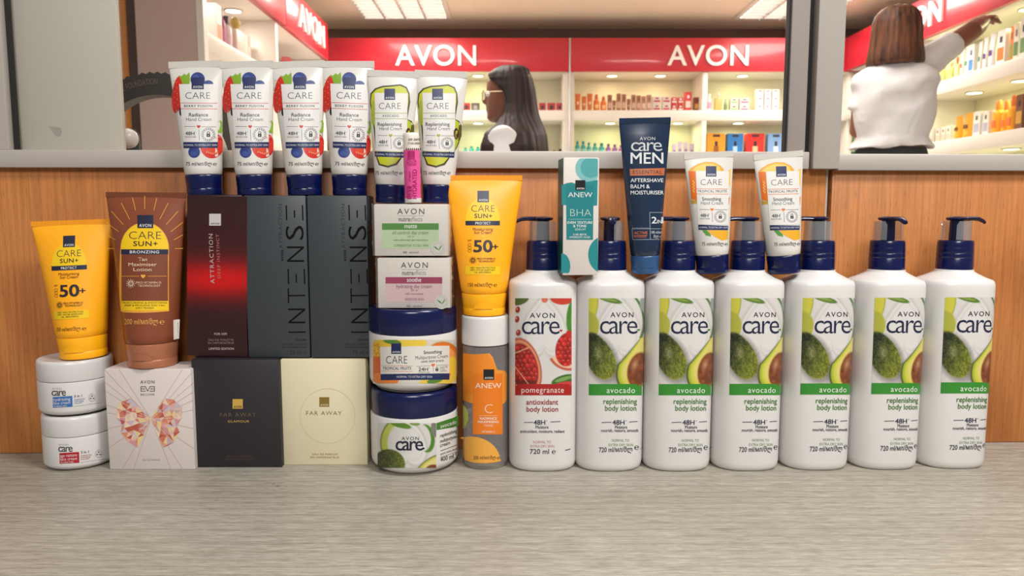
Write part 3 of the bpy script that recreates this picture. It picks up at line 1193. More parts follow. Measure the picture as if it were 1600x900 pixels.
side_row(-1, 'carton', [(447, 452), (453, 459), (461, 466)], [.17, .16, .15], [((150, 24, 34), (60, 20, 24), (30, 20, 20)), ((52, 34, 40), (90, 60, 60), (30, 20, 20)), ((196, 40, 56), (220, 150, 150), (90, 20, 26))], 'dark carton behind the divider', LU, 'dark cartons on the left shelf', B1, .10)
side_row(-1, 'carton', [(345, 353), (356, 364), (366, 374), (408, 416), (424, 432)], .16, [((196, 180, 190), (150, 130, 150), (120, 100, 120)), ((214, 190, 190), (190, 150, 160), (150, 120, 130)), ((226, 200, 196), (200, 150, 150), (150, 100, 110))], 'pale carton', 'on left lower shelf', 'pale cartons on the lower left shelf', B2, .10)

# ------------------------------------------------------------------ toothed ring and round-capped bottle just behind the glass
yr = 0.90
cr = at(257, 261, yr)
R1 = 138.5 * yr / F
R0 = 107 * yr / F
ring_z0 = cr.z - R1
led_ = struct(MB().box(-0.72, 0.70, 0.825, 0.99, ring_z0 - .022, ring_z0 - .0005, bevel=.001).build('trim_5', M_lam))
rt = thing('toothed_ring', 'black serrated rubber ring standing on edge behind the glass', 'ring', (cr.x, yr, ring_z0), (0, 0, 0))
n = 150
rings = []
for i in range(n):
    a = 2 * math.pi * i / n
    ro = R1 + (0.0022 if i % 2 else 0.0)
    rings.append([(ro * math.cos(a), -.011, R1 + ro * math.sin(a)), (ro * math.cos(a), .011, R1 + ro * math.sin(a)),
                  (R0 * math.cos(a), .011, R1 + R0 * math.sin(a)), (R0 * math.cos(a), -.011, R1 + R0 * math.sin(a))])
rings.append(rings[0])
b = MB().loft(rings, False, False)
b.build('ring_band', mat('black_ring_rubber', (44, 40, 38), 0.55), rt, smooth=False)
b = MB()
v, f = glyphs('PC FOUNDATION', 0.0)
xm0, xm1 = min(p[0] for p in v), max(p[0] for p in v)
rr = R1 * .885
pts = []
for x, y in v:
    a = math.radians(116) - (x - xm0) / (xm1 - xm0) * math.radians(27)
    q = rr + y * .0095
    pts.append((q * math.cos(a), -.0113, R1 + q * math.sin(a)))
b.add(pts, f)
b.build('moulded_lettering', mat('faded_print', (104, 98, 94), 0.6), rt, smooth=False)
cb = at(203, 228, 0.86)
bo = thing('nail_bottle', 'small black bottle with a round white cap behind the glass', 'bottle', (cb.x, 0.86, ring_z0), (0, 0, 0))
zt = at(203, 218, .86).z - ring_z0
MB().lathe([(.009, 0), (.011, .002), (.011, zt + .006), (.006, zt + .012)], 24).build('bottle_body', M_black, bo)
MB().ball((.004, -.012, zt), .0115, 20, 12).build('round_cap', mat('pearl_white_cap', (206, 200, 198), 0.3), bo)

# ================================================================== THE PRODUCTS ON THE COUNTER
P_white = mat('white_plastic', (211, 208, 205), 0.32)
P_tubewhite = mat('white_tube_plastic', (208, 204, 197), 0.24)
P_seal = mat('crimped_seal_plastic', (198, 194, 185), 0.35)
P_navy = mat('navy_plastic', (8, 18, 66), 0.22)
P_navyd = mat('dark_navy_plastic', (12, 16, 52), 0.2)
P_yellow = mat('yellow_tube_plastic', (250, 170, 20), 0.38)
P_yellowcap = mat('yellow_cap_plastic', (252, 176, 16), 0.35)
P_brown = mat('bronze_tube_plastic', (128, 66, 40), 0.36)
P_browncap = mat('copper_cap_plastic', (176, 112, 82), 0.34, 0.3)
P_clip = thin_glass('clear_clip_plastic', (0.86, 0.87, 0.88), 1.2, 0.12)
P_men = mat('midnight_tube_plastic', (26, 42, 66), 0.16, coat=0.3)
P_mencap = mat('steel_blue_cap', (44, 78, 120), 0.3)
I_matt = ink('printed_ink')
I_foil = ink('foil_ink', 0.3, 0.6)
I_gloss = ink('gloss_ink', 0.5, 0.0, 0.0, 0.12)
G_UNIT = ' мл/მლ '


def vnoise(X, Y, s, seed=0):
    rng = np.random.RandomState(seed)
    g = rng.rand(64, 64)
    x, y = X / s, Y / s
    xi, yi = np.floor(x).astype(int), np.floor(y).astype(int)
    fx, fy = x - xi, y - yi
    fx, fy = fx * fx * (3 - 2 * fx), fy * fy * (3 - 2 * fy)
    a = g[xi % 64, yi % 64]
    b_ = g[(xi + 1) % 64, yi % 64]
    c = g[xi % 64, (yi + 1) % 64]
    d = g[(xi + 1) % 64, (yi + 1) % 64]
    return (a * (1 - fx) + b_ * fx) * (1 - fy) + (c * (1 - fx) + d * fx) * fy


def ed(X, Y, cx, cy, rx, ry, rot=0, egg=0.0):
    r = math.radians(rot)
    x, y = X - cx, Y - cy
    u = x * math.cos(r) + y * math.sin(r)
    v = -x * math.sin(r) + y * math.cos(r)
    k = 1 + egg * v / ry
    return np.sqrt((u / (rx * k)) ** 2 + (v / ry) ** 2)


def over(C, m, col):
    m = np.clip(m, 0, 1)[..., None]
    c = np.array(col, dtype=float)
    return C * (1 - m) + c * m


def soft(d, k=8):
    return np.clip((1 - d) * k + .5, 0, 1)


def avocado_art(x0, y0, w, h):
    """printed picture: heart swirl of cream, a whole avocado and a cut half; unit square coordinates"""
    def f(X, Y):
        x, y = (X - x0) / w * 88, (Y - y0) / h * 136
        n1, n2 = vnoise(x, y, 1.6, 1), vnoise(x, y, 5, 2)
        C = np.zeros(x.shape + (3,)) + np.array((216., 212, 208))
        # raised heart of cream
        hx, hy = (x - 47) / 42, (y - 46) / 52
        for s, k, col in ((1.0, 11, (199, 195, 190)), (.9, 10, (226, 223, 220)), (.80, 9, (206, 202, 198)), (.74, 9, (222, 219, 216))):
            q = (hx / s) ** 2 + ((hy / s) + .28 - .62 * np.sqrt(np.abs(hx / s))) ** 2
            C = over(C, (.82 - q) * k * .5 + .5, col)
        # yellow-green slice at the top left
        d = ed(x, y, -3, 14, 17, 34, 12)
        C = over(C, soft(d, 9), (150, 160, 40))
        C = over(C, soft(d * 1.08, 9), (205, 200, 70))
        d = ed(x, y, -6, 46, 22, 26, 20)
        C = over(C, soft(d, 9), (176, 176, 66))
        # leaves
        d = ed(x, y, 34, 2.5, 19, 4.2, 14)
        C = over(C, soft(d, 4), (86, 120, 44))
        d = ed(x, y, 30, 1, 16, 2.4, 14)
        C = over(C, soft(d, 4) * .7, (150, 170, 80))
        d1, d2 = ed(x, y, 60, 34, 29, 44, -6), ed(x, y, 57, 34, 28.5, 43, -6)
        C = over(C, (soft(d1, 12) * (1 - soft(d2, 12))) * (x > 66) * (y < 62), (60, 100, 44))
        C = over(C, soft(ed(x, y, 89, 8, 8, 14, 0), 5), (150, 156, 150))
        # whole avocado
        d = ed(x, y, 17, 90, 21, 39, -24, .22)
        sh = (n1 - .5) * 90 + (n2 - .5) * 34
        lightness = np.clip((x - 4) / 40 + (y - 96) / 90, -.4, .8)
        col = np.stack([60 + 66 * lightness + sh * .72, 68 + 66 * lightness + sh * .75, 26 + 12 * lightness + sh * .35], -1)
        patch = np.clip(1 - ed(x, y, 15, 86, 10, 16, -20), 0, 1)[..., None]
        col = col * (1 - patch * .7) + np.array((150., 146, 104)) * patch * .7 + (sh * .35)[..., None] * patch
        m = soft(d, 9)[..., None]
        C = C * (1 - .35 * soft(ed(x, y, 20, 96, 25, 40, -24), 3)[..., None] * (1 - m))
        C = C * (1 - m) + col * m
        # cut half
        sx = x - 78 - (y - 100) * -.28
        top = np.clip((y - 60) / 44, 0.0, 1)
        rad = 6 + 25 * top ** 1.15
        d = np.sqrt((sx / np.maximum(rad, 1)) ** 2 + (np.clip(y - 106, 0, None) / 40) ** 2) + np.clip((62 - y) * .3, 0, None)
        C = C * (1 - .25 * np.clip(soft(d * .93, 4), 0, 1)[..., None])
        C = over(C, soft(d, 14), (66, 70, 28))
        C = over(C, soft(d * 1.07, 14), (160, 178, 44))
        C = over(C, soft(d * 1.22, 6), (206, 204, 76))
        C = over(C, soft(d * 1.5, 5), (222, 208, 118))
        dp = ed(x, y, 79, 112, 17, 27, 14)
        C = over(C, soft(dp * .93, 12), (190, 160, 70))
        pc = np.stack([126 + (n2 - .5) * 50, 66 + (n2 - .5) * 30, 34 + (n2 - .5) * 16], -1)
        m = soft(dp, 12)[..., None]
        C = C * (1 - m) + pc * m
        C = over(C, np.clip(1 - ed(x, y, 73, 104, 7, 13, 20), 0, 1) * .9, (206, 156, 120))
        return C
    return f


def pomegranate_art(x0, y0, w, h):
    def f(X, Y):
        x, y = (X - x0) / w * 88, (Y - y0) / h * 136
        n1, n2 = vnoise(x, y, 1.8, 4), vnoise(x, y, 6, 5)
        C = np.zeros(x.shape + (3,)) + np.array((216., 212, 208))
        hx, hy = (x - 45) / 42, (y - 46) / 52
        for s, k, col in ((1.0, 11, (199, 195, 190)), (.9, 10, (226, 223, 220)), (.80, 9, (206, 202, 198)), (.74, 9, (222, 219, 216))):
            q = (hx / s) ** 2 + ((hy / s) + .28 - .62 * np.sqrt(np.abs(hx / s))) ** 2
            C = over(C, (.82 - q) * k * .5 + .5, col)
        C = over(C, soft(ed(x, y, 8, 3, 14, 7, -20), 5), (84, 100, 44))
        C = over(C, soft(ed(x, y, 74, -2, 20, 12, 0), 9), (196, 60, 40))
        C = over(C, soft(ed(x, y, 46, 2, 5, 5, 0), 5), (206, 110, 80))
        C = over(C, soft(ed(x, y, 88, 30, 8, 26, 4), 6), (70, 130, 44))
        C = over(C, soft(ed(x, y, 91, 30, 4, 20, 4), 6), (110, 160, 70))

        def seeds(C, mask, s, seed):
            rng = np.random.RandomState(seed)
            for i in range(int(88 / s) + 2):
                for j in range(int(140 / s) + 2):
                    cx, cy = (i + (j % 2) * .5) * s + rng.rand() * 1.5 - 4, j * s * .9 + rng.rand() * 1.5 - 4
                    d = ed(x, y, cx, cy, s * .52, s * .46, rng.rand() * 90)
                    r = 150 + rng.rand() * 66
                    C = over(C, soft(d, 4) * mask, (r, r * .20, r * .17))
                    C = over(C, soft(ed(x, y, cx - s * .14, cy - s * .14, s * .17, s * .14), 3) * mask * .6, (236, 130, 110))
            return C
        # cut half at the left
        d = ed(x, y, 13, 108, 27, 47, -14)
        C = over(C, soft(d, 14), (176, 70, 52))
        C = over(C, soft(d * 1.07, 12), (222, 150, 110))
        C = over(C, soft(d * 1.2, 10), (196, 92, 66))
        C = over(C, soft(d * 1.26, 12), (110, 24, 24))
        C = seeds(C, soft(d * 1.3, 12), 7.5, 3)
        for k in (0, 1):
            C = over(C, np.clip(1.4 - np.abs((x - 4) * (1.0 if k else -.3) - (y - (112 if k else 84)) * .75), 0, 1) * soft(d * 1.2, 10) * .8, (230, 190, 150))
        # wedge at the right
        d = ed(x, y, 84, 84, 33, 29, 10)
        C = over(C, soft(d, 14) * (y > 94 - (x - 54) * .12), (188, 84, 66))
        C = over(C, soft(d * 1.14, 12) * (y > 92 - (x - 54) * .12), (232, 190, 160))
        d = ed(x, y, 81, 80, 18, 26, 8)
        C = over(C, soft(d, 14), (120, 24, 22))
        C = seeds(C, soft(d, 14), 7.5, 8)
        C = over(C, soft(ed(x, y, 84, 56, 5, 6), 6), (190, 44, 36))
        # loose seeds
        for cx, cy in ((4, 18), (3, 33), (5, 54)):
            C = over(C, soft(ed(x, y, cx, cy, 3.6, 5, 10), 5), (150, 44, 36))
            C = over(C, soft(ed(x, y, cx - 1, cy - 1.5, 1.2, 1.6, 10), 4), (236, 150, 130))
        C = over(C, soft(ed(x, y, 76, 128, 20, 8, -16), 9), (52, 104, 40))
        C = over(C, soft(ed(x, y, 76, 126, 15, 3, -16), 6), (120, 160, 80))
        C = over(C, soft(ed(x, y, 80, 140, 26, 10, -6), 9), (206, 60, 60))
        return C
    return f


# ------------------------------------------------------------------ pump bottles of body lotion
LA, LB, LN = 0.0336, 0.0310, 2.7
LZ = 0.183
bottle_surf = lambda u, v: se_front(LA, LB, LN, u)
bottle_Y = {}


def lotion_body():
    rings = []
    for z, k in ((0, .90), (.0012, .955), (.004, .99), (.008, 1.0), (.06, 1.0), (.12, 1.0), (LZ - .008, 1.0), (LZ - .0035, .995), (LZ - .001, .975), (LZ + .0006, .94)):
        rings.append(se_ring(LA * k, LB * k, LN, z))
    for z, a, b_, n in ((LZ + .0030, .0265, .0255, 2.3), (LZ + .0058, .0215, .021, 2.1), (LZ + .0078, .0182, .0182, 2), (LZ + .0086, .0172, .0172, 2), (LZ + .0105, .0168, .0168, 2)):
        rings.append(se_ring(a, b_, n, z))
    return MB().loft(rings)


def lotion_bottle(px, py, label, fruit, group):
    p = on(px, py)
    t = thing('lotion_bottle', label, 'lotion bottle', (p.x, p.y + LB * .97, 0), (0, 0, 0), group)
    lotion_body().build('bottle_body', P_white, t, angle=50)
    zc = LZ + .0095
    MB().lathe([(.0150, zc), (.0163, zc + .0006), (.0163, zc + .012), (.0160, zc + .0125), (.0162, zc + .013), (.0162, zc + .0165), (.0159, zc + .017),
                (.0161, zc + .0175), (.0160, zc + .0225), (.0158, zc + .023), (.0159, zc + .0235), (.0158, zc + .0275), (.0150, zc + .0292), (.0052, zc + .0294), (0.0052, zc + .0296)], 48).build('collar', P_navy, t)
    return t


def pump(t, deg, clip_deg):
    """lock clip and pump head turned deg about the neck"""
    zc = LZ + .0095 + .0294
    b = MB()
    n = 30
    span = math.radians(280)
    rings = []
    for i in range(n + 1):
        a = math.radians(clip_deg) - span / 2 + span * i / n
        c, s = math.cos(a), math.sin(a)
        r0, r1 = .0122, .0136
        top = zc + .0185 - (.004 if i in (0, n) else 0)
        rings.append([(r0 * c, r0 * s, zc + .0004), (r1 * c, r1 * s, zc + .0004), (r1 * c * .97, r1 * s * .97, top), (r0 * c * .97, r0 * s * .97, top)])
    b.loft(rings)
    b.build('lock_clip', P_clip, t)
    zh = zc + .0188
    h = MB()
    h.lathe([(.0064, zc + .0002), (.0060, zh), (.0085, zh + .0004), (.0098, zh + .0016), (.0096, zh + .0030), (.006, zh + .0042), (.001, zh + .0046)], 32)
    sec = []
    for x, w, z0, z1 in ((.004, .0060, zh - .0004, zh + .0044), (.010, .0056, zh - .0002, zh + .0044), (.016, .0048, zh + .0000, zh + .0044), (.021, .0040, zh - .0004, zh + .0038), (.0255, .0034, zh - .0022, zh + .0016), (.027, .0028, zh - .0032, zh + .0002)):
        sec.append([(x, w * math.cos(2 * math.pi * j / 16), (z0 + z1) / 2 + (z1 - z0) / 2 * math.sin(2 * math.pi * j / 16)) for j in range(16)])
    h.loft(sec)
    o = h.build('pump_head', P_navyd, t)
    o.rotation_euler = (0, 0, math.radians(deg))
    return o


def lotion_label(t, x0, x1, fruit):
    """x0..x1: photo columns of the picture panel"""
    pr = Print(t, bottle_surf)
    dx = x0 - 920.0 if fruit == 'avocado' else x0 - 805.0
    y0, y1 = 466, 600
    art = avocado_art(x0, y0, x1 - x0, 136) if fruit == 'avocado' else pomegranate_art(x0, y0, x1 - x0, 136)
    pr.raster(x0, y0, x1, y1 + 3, 100, 150, art, 0)
    band = (50, 140, 44) if fruit == 'avocado' else (170, 26, 26)
    dk = (24, 30, 66)
    pr.rect(x0, 600, x1, 617.5, band, 1)
    if fruit == 'avocado':
        c0 = dx
        g = (64, 120, 44)
        pr.text('AVON', 954 + c0, 989.5 + c0, 495.5, 7.4, (36, 34, 34), .012, 3, sp=1.25)
        pr.text('care', 937.5 + c0, 996 + c0, 521.5, 30, dk, -.004, 3, sp=.84)
        pr.heart(997.5 + c0, 515.5, 2.3, (60, 130, 40))
        pr.text('avocado', 948 + c0, 992 + c0, 614, 8.8, (236, 240, 230), 0, 3, sp=1.1)
        pr.text('replenishing', 943 + c0, 995 + c0, 631, 8.2, g, .016, 3)
        pr.text('body lotion', 945.5 + c0, 994 + c0, 641.5, 8.0, g, .016, 3)
        s48 = (957, 979, 940, 955.5, 983, 996)
        pr.text('nourish, restore, smooth', 939.5 + c0, 997 + c0, 674.6, 4.6, INK, .016, 3)
        pr.text('NORMAL TO', 956 + c0, 983 + c0, 690, 4.0, (110, 140, 90), -.004, 3)
        pr.text('EXTRA DRY SKIN', 951 + c0, 989 + c0, 697, 4.0, (110, 140, 90), -.004, 3)
        pr.text('720 ml/мл/მლ', 936 + c0, 988 + c0, 706, 7.4, INK, .012, 3, slope=-.015)
        pr.text('℮', 991 + c0, 998 + c0, 702.5, 8.0, INK, .006, 3)
        pr.line(1000.5 + c0, 701, 1005 + c0, 699.5, 1.2, INK, 3)
        mo = (961, 980)
    else:
        c0 = dx
        g = (156, 36, 36)
        pr.text('AVON', 828 + c0, 867 + c0, 496.5, 7.4, (36, 34, 34), .012, 3, sp=1.25)
        pr.text('care', 815.5 + c0, 874.5 + c0, 522, 30, dk, -.004, 3, sp=.84)
        pr.heart(876.5 + c0, 516.5, 2.3, (190, 30, 30))
        pr.text('pomegranate', 815 + c0, 881 + c0, 613.5, 8.8, (240, 226, 220), 0, 3, sp=1.1)
        pr.text('antioxidant', 822.5 + c0, 872 + c0, 632, 8.2, g, .016, 3)
        pr.text('body lotion', 823 + c0, 872 + c0, 643, 8.0, g, .016, 3)
        s48 = (834, 855, 819, 833, 860, 875.5)
        pr.text('antioxidant, moisture, radiant', 813 + c0, 882 + c0, 676, 4.6, INK, .016, 3)
        pr.text('NORMAL TO', 833 + c0, 861 + c0, 692.5, 4.0, (190, 120, 110), -.004, 3)
        pr.text('EXTRA DRY SKIN', 829 + c0, 866 + c0, 699, 4.0, (190, 120, 110), -.004, 3)
        pr.text('720 ml ℮', 828 + c0, 868 + c0, 709, 7.4, INK, .012, 3)
        pr.line(883 + c0, 703.5, 891 + c0, 701.5, 1.2, INK, 3)
        mo = (837, 857)
    pr.text('48H˙', s48[0] + c0, s48[1] + c0, 663.5, 7.2, dk, .02, 3)
    pr.line(s48[2] + c0, 660, s48[3] + c0, 659.6, .9, dk, 3)
    pr.line(s48[4] + c0, 659.2, s48[5] + c0, 658.4, .9, dk, 3)
    pr.text('Moisture', mo[0] + c0, mo[1] + c0, 669.5, 4.8, INK, .016, 3)
    return pr.build('printed_label', t, 0.003)


b1 = lotion_bottle(849, 737.5, 'white pomegranate body lotion pump bottle with red band, leftmost of the lotion row', 'pomegranate', 'body lotion pump bottles')
lotion_label(b1, 805, 893, 'pomegranate')
pump(b1, 180, 200)
AVO = [(954.5, 737.5, 'avocado body lotion pump bottle next to the pomegranate bottle', -92, 60),
       (1063, 737.5, 'avocado body lotion pump bottle between the midnight blue tube and the first tropical tube', 180, 190),
       (1172.5, 737, 'avocado body lotion pump bottle between the two tropical hand cream tubes', 196, 215),
       (1282.5, 736, 'avocado body lotion pump bottle right of the second tropical hand cream tube', 184, 185),
       (1392.5, 735, 'avocado body lotion pump bottle second from the right end of the row', -86, 100),
       (1500, 733.5, 'avocado body lotion pump bottle at the right end, nozzle pointing right', 0, 20)]
proto = None
LOTION = [b1]
for i, (px, py, lab, deg, cd) in enumerate(AVO):
    if proto is None:
        b_ = proto = lotion_bottle(px, py, lab, 'avocado', 'body lotion pump bottles')
        lotion_label(b_, 920, 1006.5, 'avocado')
        b_['label'] = lab
    else:
        p = on(px, py)
        b_ = dup(proto, (p.x, p.y + LB * .97, 0), None, lab, 'body lotion pump bottles')
    LOTION.append(b_)
for (px, py, lab, deg, cd), b_ in zip(AVO, LOTION[1:]):
    pump(b_, deg, cd)


# ------------------------------------------------------------------ cartons
def carton(name, label, x0, x1, ytop, ybot, Yf, depth, material, z0=0.0, rz=0.0, group=None, bev=.0008):
    A, B = at(x0, ybot, Yf), at(x1, ybot, Yf)
    w = B.x - A.x
    h = at((x0 + x1) / 2, ytop, Yf).z - z0
    t = thing(name, label, 'box', ((A.x + B.x) / 2, Yf + depth / 2, z0), (0, 0, rz), group)
    MB().box(-w / 2, w / 2, -depth / 2, depth / 2, 0, h, bevel=bev).build('carton_body', material, t)
    MB().box(-w / 2 + .0012, w / 2 - .0012, -depth / 2 + .0012, depth / 2 - .0012, h, h + .0004).build('tuck_flap', material, t)
    pr = Print(t, lambda u, v: (-depth / 2, 0.0, -1.0), 0.00008)
    return t, pr, h, w


def logo(pr, x0, y0, x1, y1, col=NAVY, tcol=WHITE, L=3, wt=.012):
    pr.rect(x0, y0, x1, y1, col, L)
    w = x1 - x0
    pr.text('AVON', x0 + w * .12, x1 - w * .12, y1 - (y1 - y0) * .09, w * .19, tcol, wt, L + 2, sp=1.15)


# perfume carton with the faceted butterfly
t_eve, pr, h_eve, _ = carton('perfume_carton', 'white perfume carton with a pink faceted butterfly under the brown tube', 171.5, 305, 577, 733, .694, .036, mat('pearl_carton', (210, 199, 194), .38))
PK = (196, 150, 134)
c0 = (236, 655)
for (x, y) in [(163.5, 578), (186, 577.2), (285, 577), (299, 583), (303.5, 597), (164.5, 597), (165, 611), (166.5, 633), (167, 645), (168, 670), (170, 700), (192, 732), (209, 732.4), (267, 732.5), (285, 732.5), (304, 702), (303.8, 670), (303, 640), (302.6, 625), (302.4, 612)]:
    kk_ = (kk_ + .05) if 'kk_' in globals() else .05
    pr.line(c0[0] + (x - c0[0]) * .04, c0[1] + (y - c0[1]) * .04, x, y, .55, PK, kk_)
pr.text('AVON', 219.5, 241.5, 599, 4.6, (84, 76, 74), .008, 3, sp=1.25)
DK = (80, 72, 70)
for (a, b_) in (((220, 604), (228, 604)), ((221, 607.5), (227, 607.5)), ((220, 611), (228, 611)), ((220.4, 604), (220.4, 611)), ((234, 604), (242, 604)), ((235, 607.5), (241, 607.5)), ((234, 611), (242, 611)), ((241.6, 604), (241.6, 611)), ((227.5, 604), (231, 611)), ((231, 611), (234.5, 604))):
    pr.line(a[0], a[1], b_[0], b_[1], .9, DK, 3)
pr.text('BECOME', 220, 241.5, 618, 3.2, (120, 104, 100), 0, 3, sp=1.2)
pr.text('EAU DE PARFUM', 223, 250, 719.5, 2.0, (130, 116, 110), 0, 3, sp=1.1)
wingL = [(234.5, 651), (216, 634), (204.5, 622.5), (189, 628), (182.5, 637), (181.5, 652), (191, 664), (189, 676), (200, 690), (215, 699.5), (225, 680), (232, 664)]
wingR = [(236.5, 652), (247, 636), (258, 622.5), (271, 624), (284, 635), (284.5, 652), (276, 666), (281, 675), (272, 691), (255.5, 699.5), (248, 684), (240, 666)]
rnd = random.Random(11)
PAL = [(206, 120, 100), (224, 160, 140), (232, 196, 176), (190, 92, 76), (214, 150, 160), (238, 214, 190), (200, 170, 176), (222, 140, 104), (234, 208, 150), (206, 190, 206), (216, 128, 116), (228, 178, 166)]


def inside(p, poly):
    c = False
    for i in range(len(poly)):
        (x0, y0), (x1, y1) = poly[i], poly[i - 1]
        if (y0 > p[1]) != (y1 > p[1]) and p[0] < (x1 - x0) * (p[1] - y0) / (y1 - y0) + x0:
            c = not c
    return c


for wing in (wingL, wingR):
    pts = list(wing)
    xs, ys = [p[0] for p in wing], [p[1] for p in wing]
    tries = 0
    while len(pts) < 46 and tries < 6000:
        tries += 1
        p = (rnd.uniform(min(xs), max(xs)), rnd.uniform(min(ys), max(ys)))
        if inside(p, wing) and all(math.hypot(p[0] - q[0], p[1] - q[1]) > 5.4 for q in pts):
            pts.append(p)
    wl = len(pts)
    res = delaunay_2d_cdt([Vector(p) for p in pts], [], [list(range(len(wing)))], 1, 1e-5)
    for fc in res[2]:
        tri = [tuple(res[0][i]) for i in fc]
        ar = abs((tri[1][0] - tri[0][0]) * (tri[2][1] - tri[0][1]) - (tri[2][0] - tri[0][0]) * (tri[1][1] - tri[0][1]))
        if ar < 2.5:
            continue
        pr.poly(tri, PAL[rnd.randrange(len(PAL))], 2)
    for k in range(7):
        q = wing[rnd.randrange(2, len(wing) - 1)]
        pr.line(c0[0], c0[1], q[0], q[1], .5, (244, 224, 190), 3 + k * .15)
pr.build('printed_front', t_eve)

# dark and cream perfume cartons
t_blk, pr, h_blk, _ = carton('perfume_carton', 'matt black perfume carton with a gold emblem standing on the counter', 306, 440.5, 562, 730, .700, .037, mat('charcoal_carton', (36, 31, 36), .5))
G1, G2 = (206, 168, 80), (92, 74, 50)
logo(pr, 363.5, 623.5, 379.5, 638.5, G1, (40, 34, 30), 2, .03)
pr.text('FAR AWAY', 344, 400, 651, 6.2, (112, 98, 78), -.010, 2, sp=1.15)
pr.text('GLAMOUR', 356, 389.5, 660, 3.4, G1, .004, 2, sp=1.15)
pr.text('EAU DE PARFUM', 355, 394, 714, 2.4, (92, 72, 52), 0, 2, sp=1.1)
pr.text('EN VAPORISATEUR', 352, 397, 718.5, 2.4, (92, 72, 52), 0, 2, sp=1.1)
pr.build('printed_front', t_blk)
t_crm, pr, h_crm, _ = carton('perfume_carton', 'cream perfume carton with a gold emblem between the black carton and the jars', 443.5, 574.5, 561.5, 726.5, .707, .037, mat('cream_carton', (218, 207, 174), .45))
logo(pr, 499, 620.5, 514.5, 635.5, (140, 112, 48), (226, 214, 176), 2, .03)
pr.text('FAR AWAY', 478.5, 534, 648.5, 6.2, (120, 110, 84), -.006, 2, sp=1.15)
pr.text('EAU DE PARFUM', 488.5, 527.5, 711, 2.6, (150, 122, 70), .01, 2, sp=1.1)
pr.text('EN VAPORISATEUR', 485.5, 530, 715.8, 2.6, (150, 122, 70), .01, 2, sp=1.1)
pr.ring(512, 650, 43, .5, (208, 194, 150), 1, 48)
pr.build('printed_front', t_crm)

# upper row of dark cartons
t_att, pr, h_att, _ = carton('cologne_carton', 'dark carton with a glowing red band standing on the black carton', 303, 387.5, 305, 557, .708, .036, mat('maroon_carton', (42, 12, 14), .4), z0=h_blk + .0006)


def red_glow(X, Y):
    t = np.exp(-((Y - 437) / 30.0) ** 2)
    t2 = np.exp(-((Y - 400) / 90.0) ** 2) * .10
    t = np.clip(t * (1.0 - .15 * np.abs(X - 345) / 45) + t2, 0, 1)
    n = (vnoise(X, Y, .8, 9) - .5) * 6
    return np.stack([42 + 162 * t + n, 12 - 8 * t + n * .5, 14 - 8 * t + n * .5], -1)


pr.raster(292.5, 307, 386, 555, 12, 120, red_glow, 0)
pr.rect(327, 334, 345.3, 352.5, (206, 200, 198), 2)
pr.text('AVON', 329.5, 343, 350.8, 2.8, (70, 60, 60), .02, 3)
pr.text('ATTRACTION', 443, 365.5, 335.5, 6.2, (196, 170, 170), .004, 3, rot=90, sp=1.2, slope=-.04)
pr.text('DEEP INSTINCT', 434.5, 366, 345, 4.6, (200, 120, 120), -.006, 3, rot=90, sp=1.2, slope=-.04)
pr.text('FOR HIM', 335, 354.5, 523.5, 3.6, (190, 170, 170), .014, 3, sp=1.1)
pr.text('EAU DE TOILETTE', 326, 365, 532.6, 3, (150, 120, 120), 0, 3)
pr.text('EN VAPORISATEUR', 325, 366, 537.3, 3, (150, 120, 120), 0, 3)
pr.text('LIMITED EDITION', 326.5, 365.5, 546.5, 3.4, (196, 176, 176), .012, 3)
pr.build('printed_front', t_att)


def intense(x0, x1, label, ml):
    t, pr, h, w = carton('cologne_carton', label, x0, x1, 306, 557.5, .708, .036, mat('slate_carton', (57, 62, 66), .42, .1), z0=h_blk + .0006, group='slate grey cologne cartons')
    K = (14, 14, 18)
    dx = x0 - 388.5

    def bar(xa, ya, xb, yb, w_=2.0):
        pr.line(xa + dx, ya, xb + dx, yb, w_, K, 2)
    # the large word runs up the box; its E has three free bars
    for y0, y1, lean in ((320.5, 344, 0), (420, 443.5, 4)):
        bar(447.3 + lean * .75, y0, 448 + lean * .75, y1)
        bar(460 + lean * .7, y0 + 8, 460.4 + lean * .7, y1 - 4 if lean == 0 else y1 - 2)
        bar(472.6 + lean * .7, y0, 473.4 + lean * .7, y1)
    pr.text('S', 374.5, 352.5, 474.5 + dx, 28, K, -.006, 2, rot=90)
    pr.text('N', 409, 385, 475.5 + dx, 27.5, K, -.012, 2, rot=90)
    bar(450.5, 450.5, 451, 473.5)
    bar(451, 462, 477, 461.5)
    pr.text('N', 505, 482, 477.6 + dx, 27.5, K, -.012, 2, rot=90)
    bar(450.5, 519, 477.8, 518.8)
    pr.text('AVON', 408, 391, 443.2 + dx, 4, K, .02, 2, rot=90, sp=1.1)
    pr.text('ATTRACTION', 388, 319, 442 + dx, 5.6, (48, 52, 56), -.016, 2, rot=90, sp=1.15, slope=-.02)
    pr.text('FOR HIM', 461.5 + dx, 478 + dx, 532.5, 2.8, K, .004, 2, sp=1.1)
    pr.text('EAU DE TOILETTE', 442.5 + dx, 478.5 + dx, 539.3, 2.8, (40, 44, 48), -.002, 2, sp=1.05)
    pr.text('EN VAPORISATEUR', 441 + dx, 478.5 + dx, 544.2, 2.8, (40, 44, 48), -.002, 2, sp=1.05)
    pr.text(ml, 453 + dx, 479 + dx, 553.5, 5.6, (36, 38, 42), -.012, 2)
    pr.build('printed_front', t, None, None, I_gloss)
    return t, h


t_in1, h_int = intense(388.5, 484.5, 'slate grey cologne carton with black vertical word, beside the dark red carton', '25 ml ℮')
t_in2, _ = intense(486.5, 578, 'slate grey cologne carton with black vertical word, above the cream carton', '75 ml ℮')
Z_INT = h_blk + .0006 + h_int + .0005


